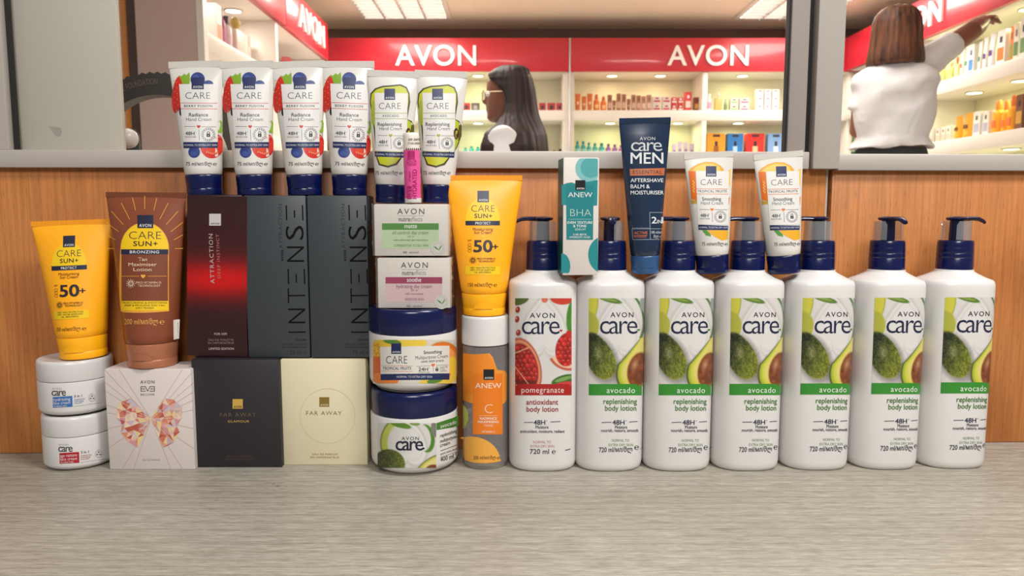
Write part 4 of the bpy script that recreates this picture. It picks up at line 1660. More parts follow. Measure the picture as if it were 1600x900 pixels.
# ------------------------------------------------------------------ tubes standing on their caps
def tube_product(name, label, cat, bot, top, Yc, z0, wtop, capw, cap_top, mats, group=None, seal_px=9, rz=0.0, power=.72, cap_taper=.97):
    body_m, cap_m, seal_m = mats
    X0 = at(bot[0], bot[1] - 14, Yc).x
    T = at(top[0], top[1], Yc)
    H = T.z - z0
    lean = math.atan2(T.x - X0, H)
    k = Yc / F / math.cos(TH) * 1.0
    k = (at(bot[0] + 10, top[1] + 60, Yc).x - at(bot[0], top[1] + 60, Yc).x) / 10
    Wt = wtop * k / 2
    R = capw * k / 2
    hc = at(bot[0], cap_top, Yc - R).z - z0
    hs = seal_px * k
    t = thing(name, label, cat, (X0, Yc, z0), (0, lean, rz), group)
    Rb = R * 1.02
    Hs = H - hs

    def sec(v):
        q = min(max((v - hc) / (Hs - hc), 0), 1)
        return (Rb + (Wt - Rb) * q ** 1.0, max(Rb * (1 - q) ** power, .0007))

    def surf(u, v):
        a, b_ = sec(v)
        return se_front(a, b_, 2, u)
    rings = [se_ring(Rb * .93, Rb * .93, 2, hc - .0004), se_ring(Rb * .985, Rb * .985, 2, hc + .0008)]
    for i in range(1, 27):
        v = hc + .002 + (Hs - hc - .002) * i / 26
        a, b_ = sec(v)
        rings.append(se_ring(a, b_, 2, v))
    MB().loft(rings).build('tube_body', body_m, t, angle=60)
    # crimped flat end with fine ribs
    s = MB()
    n = 60
    for yy, sg in ((-.0008, -1), (.0008, 1)):
        pass
    r2 = []
    for i in range(n + 1):
        x = -Wt + 2 * Wt * i / n
        d = .0008 + (.00007 if i % 2 else 0)
        r2.append([(x, -d, Hs - .0006), (x, d, Hs - .0006), (x, d, H), (x, -d, H)])
    s.loft(r2)
    s.build('crimped_seal', seal_m, t, smooth=False)
    ct = cap_taper
    g = hc * .34
    MB().lathe([(R * ct * .93, 0), (R * ct * .985, .0006), (R * ct, .0018), (R * ct, g - .0005), (R * ct * .985, g), (R * ct * .99 + R * .003, g + .0005), (R, hc - .0018), (R * .985, hc - .0006), (R * .94, hc)], 48).build('flip_cap', cap_m, t)
    # thumb notch in the cap
    cs = lambda u, v: se_front(R * (ct + (1 - ct) * min(v / hc, 1)), R * (ct + (1 - ct) * min(v / hc, 1)), 2, u)
    pn = Print(t, cs, .0003, 0.0)
    pts = [(R * .42 * math.cos(a), g + hc * .30 * math.sin(a)) for a in [math.pi * i / 14 for i in range(15)]]
    pn.items.append((pts, [tuple(range(15))], [(255, 255, 255)] * 15, 0))
    pn.build('thumb_notch', t, .002, None, cap_m)
    return t, Print(t, surf), dict(H=H, hc=hc, Wt=Wt, R=R)


def lock_badge(pr, cx, cy, r, col=INK):
    pr.ring(cx, cy, r * 1.02, r * .05, (120, 120, 124), 3, 30)
    pr.ring(cx, cy, r * .92, r * .24, (120, 120, 126), 3, 34, dash=2)
    pr.lock(cx, cy, r * .62, (20, 20, 24), 3)


def hand_cream_text(pr, X, Y, title, l1, accent, dark=INK):
    """the copy printed on the white panel. X, Y map berry-tube columns and rows onto this tube"""
    logo(pr, X(299.5), Y(121), X(318.5), Y(139.5))
    pr.text('CARE', X(290), X(328.5), Y(154.5), (Y(154.5) - Y(144)) * .98, INK, -.016, 3)
    for y in (161, 170):
        pr.line(X(283), Y(y) - .0, X(339.5), Y(y) + .3, .8, accent, 3)
    tl = {'BERRY FUSION': (288, 331.5), 'AVOCADO': (296, 325), 'TROPICAL FRUITS': (284.5, 337)}[title]
    pr.text(title, X(tl[0]), X(tl[1]), Y(167.4), 3.6, dark, .014, 3, sp=1.15)
    if l1 == 'Radiance':
        a = (295.5, 325)
    elif l1 == 'Replenishing':
        a = (288, 330)
    else:
        a = (293, 327)
    pr.text(l1, X(a[0]), X(a[1]), Y(182), 5.4, dark, .018, 3)
    pr.text('Hand Cream', X(291), X(330.5), Y(189), 5.2, dark, -.004, 3)
    pr.line(X(288), Y(197.6), X(305.5), Y(197.8), .55, dark, 3)
    pr.line(X(315), Y(198), X(338), Y(198.2), .55, dark, 3)
    pr.heart(X(310.5), Y(197.8), 3.0, accent, 3)
    pr.text('48H˙', X(290), X(306.5), Y(211), 5.2, dark, .02, 3)
    pr.text('MOISTURE', X(289), X(306.5), Y(215.2), 2.2, dark, 0, 3)
    pr.line(X(311), Y(202), X(311.6), Y(219.5), .55, dark, 3)
    lock_badge(pr, X(325.5), Y(210.3), (X(336) - X(325.5)))


def volume(pr, x0, x1, yb, h, num='75 ml', col=INK, wt=.004):
    w = x1 - x0
    pr.text(num + '/мл/მლ', x0, x0 + w * .84, yb, h, col, wt, 3)
    pr.text('℮', x0 + w * .88, x1, yb, h * .95, col, wt, 3)


def berry_print(t, pr):
    X = lambda x: x
    Y = lambda y: y
    RED, LEAF, BLUE, BLUE2 = (206, 44, 30), (128, 168, 40), (44, 62, 128), (60, 84, 150)
    # fruit behind the white panel
    pr.ell(277.5, 148, 8.5, 29, RED, 0, 6)
    for i in range(16):
        pr.ell(272 + (i % 3) * 4.2 + (i // 6), 126 + i * 2.9, .7, 1.0, (240, 130, 90), 1, n=8)
    pr.poly([(279, 118), (284, 119), (288, 115), (291, 117.5), (296, 113), (297, 124), (296, 131), (285, 131), (283, 124)], LEAF, 1)
    pr.ell(309, 124, 11.2, 11.2, BLUE, 1)
    pr.ell(306, 121, 5, 4, BLUE2, 2)
    pr.ell(325.5, 131.5, 8, 6, (50, 70, 134), 0)
    pr.ell(282.5, 174, 2.2, 7, (24, 26, 40), 0)
    pr.poly([(338, 196), (340, 190), (345, 188), (347.5, 192), (347, 207), (338, 208)], LEAF, 0)
    pr.poly([(min(348, 331 + 18.5 * math.cos(a * math.pi / 18)), 227 + 20.5 * math.sin(a * math.pi / 18)) for a in range(36)], RED, 0)
    pr.poly([(min(347, 333 + 12 * math.cos(a * math.pi / 18)), 228 + 14 * math.sin(a * math.pi / 18)) for a in range(36)], (216, 70, 44), 1)
    for q in range(7):
        pr.ell(323 + q * 3.2, 240 - abs(q - 3) * .8, 1.1, 1.5, (238, 140, 100), 2, n=8)
    pr.ell(303.5, 237.5, 9.2, 9.2, BLUE, 0)
    pr.ell(302, 240, 5, 4, BLUE2, 1)
    pr.quad((280, 131.5), (341, 131.5), (340, 222), (286.5, 222), (226, 223, 218), 2)
    pr.quad((286.5, 222), (340.2, 222), (339.8, 231), (287, 231.5), NAVY, 2)
    hand_cream_text(pr, X, Y, 'BERRY FUSION', 'Radiance', (206, 50, 44))
    pr.text('NORMAL TO EXTRA DRY SKIN', 288, 338.5, 228.2, 2.9, (206, 208, 220), .004, 3)
    volume(pr, 291, 338.5, 258.6, 5.4)
    return pr.build('printed_label', t, .003, .006)


HAND = (P_tubewhite, P_navy, P_seal)
BG = 'berry hand cream tubes'
tb, pr, _ = tube_product('hand_cream_tube', 'berry hand cream tube standing leftmost, over the dark red carton', 'tube', (320, 303), (305.5, 95.5), .726, Z_INT, 84, 55, 272, HAND, BG)
berry_print(tb, pr)
for (bx, tx, lab, ty) in ((398.5, 385.5, 'berry hand cream tube second from the left end of the top row', 95), (477, 464.5, 'berry hand cream tube third from the left, over the middle of the slate cartons', 97.5),
                          (546.5, 542.5, 'berry hand cream tube nearest to the avocado tubes', 98)):
    X0 = at(bx, 289, .726).x
    T = at(tx, ty, .726)
    lean = math.atan2(T.x - X0, T.z - Z_INT)
    dup(tb, (X0, .726, Z_INT), (0, lean, 0), lab, BG)

# ------------------------------------------------------------------ cream jars
def jar(name, label, px, Yc, R, z0, h, hl, mats, group=None, fil=.006, lidk=1.0, py=700):
    X = at(px, py, Yc).x
    t = thing(name, label, 'jar', (X, Yc, z0), (0, 0, 0), group)
    prof = [(R * .80, 0.0), (R * .84, .0003)]
    for i in range(7):
        a = math.pi / 2 * i / 6
        prof.append((R - fil * 1.4 + fil * 1.4 * math.sin(a), fil - fil * math.cos(a) + .0002))
    prof += [(R, hl - .002), (R * .992, hl - .0008), (R * .97, hl - .0003)]
    MB().lathe(prof, 72).build('jar_body', mats[0], t)
    RL = R * lidk
    MB().lathe([(RL * .96, hl), (RL * .992, hl + .0004), (RL, hl + .0014), (RL * 1.0, h - .004), (RL * .985, h - .0014), (RL * .955, h - .0003), (RL * .90, h), (RL * .86, h - .0006), (.001, h - .0006)], 72).build('lid', mats[1], t)
    return t, Print(t, lambda u, v: se_front(R, R, 2, u))


SJ = (mat('white_jar_plastic', (210, 207, 204), .3), mat('white_lid_plastic', (206, 203, 200), .28))
t_red, pr = jar('face_cream_jar', 'white face cream jar with a red label, lower jar of the stack', 127, .7195, .0327, 0, .0533, .0335, SJ, 'small white face cream jars')


def face_cream(t, pr, dx, dy, col, line1, foot):
    pr.text('AVON', 92 + dx, 107 + dx, 696 + dy, 2.6, (150, 146, 146), -.004, 3, sp=1.15)
    pr.text('care', 91.5 + dx, 113.5 + dx, 705.6 + dy, 11.5, (58, 56, 62), .004, 3, sp=.84)
    pr.quad((93 + dx, 708 + dy), (123.5 + dx, 706 + dy), (124 + dx, 723 + dy), (93.5 + dx, 724.5 + dy), col, 1)
    pr.text(line1, 94 + dx, 120.5 + dx, 713.6 + dy, 4.6, (236, 226, 226), .0, 3, slope=-.06)
    pr.text('face cream', 94 + dx, 120.5 + dx, 719 + dy, 4.4, (236, 226, 226), .0, 3, slope=-.06)
    pr.text(foot, 95 + dx, 115 + dx, 723 + dy, 2.0, (236, 226, 226), .01, 3, slope=-.04)
    pr.text('3 in 1', 126.5 + dx, 138.5 + dx, 708 + dy, 3.8, (70, 68, 74), .012, 3, slope=-.1)
    for k, s in enumerate(('moisturise', 'hydrating', 'nourish')):
        pr.text(s, 126.5 + dx, (143, 141, 139)[k] + dx, 712 + dy + k * 2.9, 2.2, col, 0, 3, slope=-.1)
    pr.line(126 + dx, 722.5 + dy, 148 + dx, 719.5 + dy, .4, (150, 150, 150), 2)
    pr.line(148 + dx, 719.5 + dy, 168 + dx, 716.6 + dy, .4, (150, 150, 150), 2)
    cx, cy = 154 + dx, 708 + dy
    pr.ell(cx, cy + 1, 5, 5.6, (214, 210, 208), 1)
    pr.ring(cx, cy + 1, 5.4, .5, (140, 150, 150), 2, ry=6)
    pr.poly([(cx - 2.4, cy - 4), (cx - .6, cy - 8), (cx + 2.4, cy - 5)], (206, 206, 204), 1)
    for ax, ay in ((-2.2, 2), (2.4, 2), (0, -1.6)):
        pr.ell(cx + ax, cy + ay, 1.4, 1.0, (84, 90, 96) if col[2] > 100 else (120, 40, 50), 3, n=10)
    return pr.build('printed_label', t, .0015)


face_cream(t_red, pr, 0, 0, (178, 24, 40), 'age restore', 'ALL SKIN TYPES')
z_j2 = .0538
t_blu, pr = jar('face_cream_jar', 'white face cream jar with a blue label, carrying the left sunscreen tube', 126, .7205, .0333, z_j2, .0533, .0335, SJ, 'small white face cream jars')
face_cream(t_blu, pr, -10.5, -87.5, (50, 110, 176), 'hydrating', 'NORMAL SKIN')

BJ = (mat('white_jar_plastic'), P_navy)
JR, JY = .0430, .7155
t_avj, pr = jar('body_cream_jar', 'large white cream jar with an avocado label and navy lid on the counter', 648.5, JY, JR, 0, .0795, .0560, BJ, 'large white body cream jars', .010, .985)
pr.raster(590, 661, 681.5, 731, 90, 76, lambda X, Y: avocado_art(590, 661, 91, 70)(X, Y), 0)
pr.items.clear()


def jar_avo(X, Y):
    x, y = (X - 590), (Y - 661)
    n1, n2 = vnoise(x, y, 1.5, 21), vnoise(x, y, 5, 22)
    C = np.zeros(x.shape + (3,)) + np.array((214., 212, 206))
    hx, hy = (x - 47) / 34, (y - 30) / 40
    for s, k, col in ((1.0, 10, (196, 194, 188)), (.88, 10, (224, 222, 218)), (.76, 10, (212, 209, 205)), (.7, 10, (220, 218, 214))):
        q = (hx / s) ** 2 + ((hy / s) + .25 - .6 * np.sqrt(np.abs(hx / s))) ** 2
        C = over(C, (.9 - q) * k * .5 + .5, col)
    d1, d2 = ed(x, y, 24, 24, 19, 31, 14), ed(x, y, 34, 27, 18, 26, 14)
    C = over(C, soft(d1, 10), (96, 124, 40))
    C = over(C, soft(d1 * 1.1, 10), (190, 196, 92))
    C = over(C, soft(d2, 10), (216, 214, 209))
    C = over(C, soft(ed(x, y, 36, 3, 17, 4.5, 14), 5), (92, 134, 44))
    C = over(C, soft(ed(x, y, 58, 1, 8, 3, 6), 5), (120, 150, 70))
    d1, d2 = ed(x, y, 76, 24, 13, 22, -8), ed(x, y, 70, 23, 13, 21, -8)
    C = over(C, soft(d1, 10) * (1 - soft(d2, 10)), (80, 128, 44))
    C = over(C, soft(ed(x, y, 91, 8, 8, 14), 6), (120, 124, 110))
    d = ed(x, y, 18, 64, 25, 23, 14)
    sh = (n1 - .5) * 80
    li = np.clip((x - 8) / 50, -.3, .7)
    col = np.stack([62 + 70 * li + sh * .7, 70 + 70 * li + sh * .7, 34 + 20 * li + sh * .4], -1)
    m = soft(d, 12)[..., None]
    C = C * (1 - m) + col * m
    d = ed(x, y, 92, 76, 42, 24, -32)
    C = over(C, soft(d, 12), (80, 90, 36))
    C = over(C, soft(d * 1.06, 12), (190, 190, 80))
    C = over(C, soft(d * 1.2, 6), (220, 208, 130))
    C = over(C, soft(ed(x, y, 86, 77, 14, 12, -20), 8), (116, 62, 34))
    return C


pr.grids.clear()
pr.raster(590, 661, 681.5, 731, 92, 72, jar_avo, 0)
pr.quad((682, 661), (716, 650), (716, 666), (682, 672), (66, 124, 44), 1)
pr.text('avocado', 688, 713, 665.5, 6.2, (232, 236, 222), 0, 3, slope=-.3)
for k, (s, b_) in enumerate((('replenishing', 713.5), ('multipurpose', 714), ('cream', 703))):
    pr.text(s, 687.5, b_, 679.5 + k * 8.4, 5.6, (70, 84, 60), .008, 3, slope=-.32)
pr.line(688, 704.5, 714, 695, .7, (60, 60, 60), 3)
pr.text('nourish, restore, smooth', 688, 714, 703.5 + 3, 3, (70, 70, 70), .004, 3, slope=-.34)
pr.text('dry to extra dry skin', 688, 714, 708 + 3, 2.6, (150, 150, 140), -.004, 3, slope=-.34)
pr.text('400 ml', 688, 708.5, 718.5, 7, (50, 56, 46), .008, 3, slope=-.28)
pr.text('℮', 711, 715, 711, 6, (90, 90, 84), 0, 3)
pr.text('AVON', 627.5, 654.5, 687.4, 5.0, (40, 44, 40), .012, 3, sp=1.25)
pr.text('care', 618.5, 661, 703.5, 21.5, (24, 30, 56), .014, 3, sp=.84)
pr.ell(662, 700.5, 1.6, 1.6, (24, 30, 56), 3, n=10)
pr.build('printed_label', t_avj, .002)

t_trj, pr = jar('body_cream_jar', 'large white cream jar with a tropical fruit label, stacked under the day cream boxes', 648.5, JY, JR, .0800, .0790, .0548, BJ, 'large white body cream jars', .010, .985)


def jar_trop(X, Y):
    x, y = X - 583, Y - 530
    n1 = vnoise(x, y, 2, 31)
    C = np.zeros(x.shape + (3,)) + np.array((214., 206, 196))
    C = over(C, soft(ed(x, y, 24, 22, 30, 26, 0), 6), (236, 196, 60))
    C = over(C, soft(ed(x, y, 6, 26, 10, 20, 0), 4) * (n1 > .5), (214, 150, 40))
    C = over(C, soft(ed(x, y, 58, 6, 26, 9, 0), 6), (232, 200, 70))
    C = over(C, soft(ed(x, y, 30, 4, 14, 4, 8), 5), (90, 134, 50))
    C = over(C, soft(ed(x, y, 8, 48, 16, 22, -20), 9), (218, 100, 40))
    C = over(C, soft(ed(x, y, 20, 62, 20, 10, 10), 9), (230, 130, 60))
    d = ed(x, y, 108, 32, 29, 28, -24)
    C = over(C, soft(d, 14), (196, 120, 40))
    C = over(C, soft(d * 1.07, 12), (226, 116, 36))
    C = over(C, soft(d * 1.3, 10), (240, 158, 84))
    C = over(C, soft(ed(x, y, 126, 44, 9, 17, -12), 5), (236, 200, 60))
    C = over(C, soft(ed(x, y, 100, 66, 30, 8, -8), 6), (226, 196, 70))
    C = over(C, soft(ed(x, y, 96, 65, 12, 4, -10), 5), (84, 130, 50))
    return C


pr.raster(583, 531, 713, 599, 110, 66, lambda X, Y: jar_trop(X, Y), 0)
pr.quad((594, 542), (702, 540), (702, 583.5), (595, 584.5), (226, 222, 214), 1)
pr.quad((595, 584.3), (702, 583), (702, 593.2), (595, 594), NAVY, 1)
logo(pr, 611.5, 536.5, 627, 553, NAVY, WHITE, 2)
pr.text('CARE', 603.5, 636.5, 568, 12, INK, -.014, 3)
pr.line(596, 570.8, 645, 571.8, .6, (220, 120, 80), 2)
pr.line(596, 579.6, 645, 580.6, .6, (220, 120, 80), 2)
pr.text('TROPICAL FRUITS', 598.5, 642.5, 577.6, 4.4, INK, .01, 3, sp=1.1)
pr.text('Smoothing', 662, 690, 552.5, 5.2, INK, .016, 3, slope=-.05)
pr.text('Multipurpose Cream', 649, 699.5, 560.2, 5.4, INK, -.004, 3, slope=-.06)
pr.text('HAND, BODY & FACE', 658, 693, 565.8, 3, INK, .008, 3, slope=-.05)
pr.line(650, 572.4, 672, 571.4, .5, INK, 2)
pr.line(681, 571, 701, 570, .5, INK, 2)
pr.heart(676.5, 570.4, 3, (226, 110, 50))
pr.text('24H˙', 654, 671, 579.5, 5.2, INK, .02, 3)
pr.text('MOISTURE', 654, 671, 582.4, 1.8, INK, 0, 3)
pr.line(677, 573.5, 677, 581, .5, INK, 2)
pr.lock(682.5, 577, 5, (20, 20, 24), 3)
for k, s in enumerate(('MOISTURE', 'LOCK', 'COMPLEX')):
    pr.text(s, 687, (699, 695, 698)[k], 574.5 + k * 3, 2, INK, 0, 3, slope=-.1)
pr.text('NORMAL TO EXTRA DRY SKIN', 620, 675, 590.2, 3.2, (206, 208, 220), .004, 3)
pr.build('printed_label', t_trj, .002)
Z_LID = .0800 + .0795

# ------------------------------------------------------------------ film-wrapped day cream boxes
M_dc = mat('day_cream_carton', (210, 203, 196), .42)
M_film = thin_glass('shrink_film', (0.97, 0.97, 0.96), 1.1, 0.04)


def film(t, w, d, h, seed):
    b = MB().box(-w / 2 - .0008, w / 2 + .0008, -d / 2 - .0008, d / 2 + .0008, .0002, h + .0009)
    bm = bmesh.new()
    vs = [bm.verts.new(v) for v in b.v]
    for f in b.f:
        bm.faces.new([vs[i] for i in f])
    bmesh.ops.subdivide_edges(bm, edges=bm.edges[:], cuts=14, use_grid_fill=True)
    for v in bm.verts:
        side = min(1, max(0, (abs(v.co.x) - (w / 2 - .004)) / .004))
        n = noise.noise(Vector((v.co.x * 60, v.co.y * 160 + seed, v.co.z * 260)))
        v.co.x += math.copysign(1, v.co.x) * side * (.0004 + abs(n) * .0022)
        if abs(v.co.y) > d / 2:
            v.co.y += math.copysign(1, v.co.y) * abs(noise.noise(v.co * 90 + Vector((seed, 0, 0)))) * .0003
    bm.verts.index_update()
    m = MB().add([v.co.copy() for v in bm.verts], [[v.index for v in f.verts] for f in bm.faces])
    bm.free()
    o = m.build('shrink_wrap', M_film, t)
    o['label'] = 'crinkled clear film'


def day_cream(x0, x1, yt, yb, z0, name, bandc, pale, l1, l2, l3, skin, label, seed):
    t, pr, h, w = carton('day_cream_box', label, x0, x1, yt, yb, .686, .050, M_dc, z0=z0, group='film wrapped day cream boxes')
    dx, dy = x0 - 585.5, yt - 319
    X = lambda x: x + dx
    Y = lambda y: y + dy
    pr.text('AVON', X(621), X(663), Y(334), 8.6, (60, 58, 56), -.002, 3, sp=1.3)
    pr.line(X(622), Y(336.6), X(662), Y(336.6), .4, (170, 165, 160), 2)
    pr.text('nutra', X(623), X(640.5), Y(345), 7, (110, 106, 104), .012, 3)
    pr.text('effects', X(640.8), X(660), Y(345), 7, (150, 146, 142), -.008, 3)
    pr.rect(X(597), Y(348.5), X(685.5), Y(358.5), bandc, 2)
    pr.rect(X(597), Y(358.5), X(685.5), Y(388), pale, 1)
    a = (632, 651.5) if name == 'matte' else (630.5, 652.5)
    pr.text(name, X(a[0]), X(a[1]), Y(356), 7, (240, 240, 232), .014, 3)
    pr.text(l1, X(613 if name == 'matte' else 614), X(669.5 if name == 'matte' else 669), Y(365.6), 5.6, tuple(int(c * .75) for c in bandc), -.004, 3)
    pr.text('SPF 20', X(637), X(647), Y(370.6), 2.6, bandc, 0, 3)
    pr.text(l2, X(615 if name == 'matte' else 627.5), X(669 if name == 'matte' else 656), Y(376), 3.2, tuple(int(c * .7) for c in bandc), .002, 3)
    pr.text(skin, X(615.5 if name == 'matte' else 627.5), X(669 if name == 'matte' else 656.5), Y(385), 3.8, tuple(int(c * .8) for c in bandc), -.004, 3)
    pr.text('NO', X(630), X(636), Y(395), 2.8, (60, 60, 60), .02, 3)
    pr.text('alcohol', X(640), X(654), Y(395), 2.8, (90, 90, 90), 0, 3)
    cx, cy = X(684.5), Y(387.5)
    pr.ell(cx, cy, 11, 11, (216, 214, 206), 3)
    pr.ring(cx, cy, 11, .6, (206, 204, 196), 4, dash=3)
    pr.ring(cx, cy, 8.6, 1.2, (170, 172, 160), 4, dash=2)
    pr.ell(cx - 3, cy - .5, 4.2, 1.1, (70, 130, 50), 5, rot=40, n=12)
    pr.ell(cx + 3, cy - .5, 4.6, 1.1, (110, 160, 70), 5, rot=-58, n=12)
    pr.build('printed_front', t)
    film(t, w, .050, h, seed)
    return t, h


t_so, h_so = day_cream(591, 703.5, 403.5, 484, Z_LID, 'soothe', (160, 30, 84), (222, 190, 192), 'hydrating day cream', 'with rice extract', '', 'SENSITIVE SKIN', 'white day cream box with a magenta band, lower one of the film wrapped pair', 3.0)
Z2 = Z_LID + h_so + .0022
t_ma, h_ma = day_cream(585.5, 700.5, 319.5, 402, Z2, 'matte', (70, 140, 44), (192, 214, 172), 'oil control day cream', 'with willow leaf and rice extract', '', 'COMBINATION TO OILY SKIN', 'white day cream box with a green band, upper one of the film wrapped pair', 8.0)
Z_MA = Z2 + h_ma + .0016

# avocado hand creams and the pink lip balm on top
AG = 'avocado hand cream tubes'
ta, pr, _ = tube_product('hand_cream_tube', 'avocado hand cream tube left of the pink lip balm', 'tube', (610.5, 317), (615, 110.5), .722, Z_MA, 82, 49, 288, HAND, AG)
YG, YG2, DKE = (196, 200, 44), (178, 190, 40), (70, 64, 28)
pr.poly([(578, 160), (579, 146), (586, 138), (598, 134), (612, 133), (626, 131.5), (636, 136), (640, 146), (641, 160), (634, 200), (627, 248), (620, 258), (606, 262), (592, 258), (588, 246), (584, 200)], DKE, 0)
pr.poly([(579.5, 160), (581, 147), (588, 140), (599, 136.5), (612, 135.6), (625, 134), (634, 138), (638, 147), (638, 160), (632, 200), (625, 247), (618, 255), (606, 259), (594, 256), (590, 246), (586, 200)], YG, 1)
pr.ell(583.5, 176, 3.5, 20, (170, 180, 60), 2)
pr.poly([(636, 186), (643, 189), (647, 197), (647, 212), (640, 230), (634, 240)], (84, 80, 30), 0)
pr.poly([(636, 187), (642, 191), (645.4, 198), (645.4, 212), (639, 228), (634, 238)], YG2, 1)
pr.ell(638, 209, 4, 9, (74, 30, 20), 2)
pr.quad((585.5, 145), (637, 146), (635.5, 237), (587, 236), (226, 223, 218), 2)
pr.quad((585.5, 236.5), (635.5, 238), (635, 246.5), (586, 244.5), NAVY, 2)
fx = lambda x: 586 + (x - 283) * .885
fy = lambda y: 146 + (y - 131.5) * 1.0
hand_cream_text(pr, fx, lambda y: 137.5 + (y - 121) * .955 + 1.0, 'AVOCADO', 'Replenishing', (150, 170, 50))
pr.text('NORMAL TO EXTRA DRY SKIN', 587.5, 634, 243, 2.9, (206, 208, 220), .004, 3, slope=.02)
volume(pr, 587, 629, 272.8, 5.4)
pr.build('printed_label', ta, .003, .006)
X0 = at(684, 303, .722).x
T = at(689.5, 113.5, .722)
dup(ta, (X0, .722, Z_MA), (0, math.atan2(T.x - X0, T.z - Z_MA), 0), 'avocado hand cream tube right of the pink lip balm', AG)

Xb = at(645.5, 300, .693).x
balm = thing('lip_balm', 'slim pink lip balm stick with white cap, before the avocado hand creams', 'lip balm', (Xb, .693, Z_MA), (0, -.02, 0))
kk = .693 / F
hB = at(645, 208, .693).z - Z_MA
Rb_ = 12.8 * kk
zb0, zb1 = at(645, 309.5, .693 - Rb_).z - Z_MA, at(645, 234, .693 - Rb_).z - Z_MA
MB().lathe([(Rb_ * .95, 0), (Rb_, .0006), (Rb_, zb0)], 36).build('balm_base', P_white, balm)
MB().lathe([(Rb_ * .99, zb0), (Rb_ * 1.0, zb0 + .0003), (Rb_, zb1)], 36).build('balm_sleeve', mat('pink_sleeve', (222, 84, 150), .3), balm)
MB().lathe([(Rb_ * .985, zb1), (Rb_ * .985, hB - .003), (Rb_ * .95, hB - .001), (Rb_ * .85, hB), (.0005, hB)], 36).build('balm_cap', mat('ivory_cap', (224, 214, 204), .3), balm)
pr = Print(balm, lambda u, v: se_front(Rb_ * 1.003, Rb_ * 1.003, 2, u))
pr.text('EXP. DATE', 638.5, 655.5, 219.5, 3.2, (40, 38, 38), .02, 3)
pr.text('17-05-2026', 637.5, 655.5, 225.4, 3.2, (40, 38, 38), .01, 3)
for i in range(8):
    x = 634.5 + i * 3
    pr.rect(x, 231.5, x + 1.6, 234.5, (60, 30, 44), 2)
MAG = (170, 20, 96)
pr.rect(637, 236, 648, 249, MAG, 2)
pr.text('AVON', 639, 646.5, 248, 2, (222, 84, 150), 0, 3)
pr.text('COLOR', 635.5, 650.5, 253.6, 3.8, MAG, .006, 3)
pr.text('TREND', 635.5, 650.5, 258.6, 3.8, MAG, .006, 3)
pr.rect(636.2, 291, 643.4, 312 - 1, MAG, 2)
pr.text('GET', 309.5, 293, 642.8, 5.4, (222, 84, 150), .02, 3, rot=90)
pr.text('HYDRATED', 310.5, 264.5, 651, 6.4, MAG, .02, 3, rot=90)
pr.text('LIP BALM', 284, 268, 642, 3.2, MAG, 0, 3, rot=90)
pr.build('printed_label', balm, .0012)


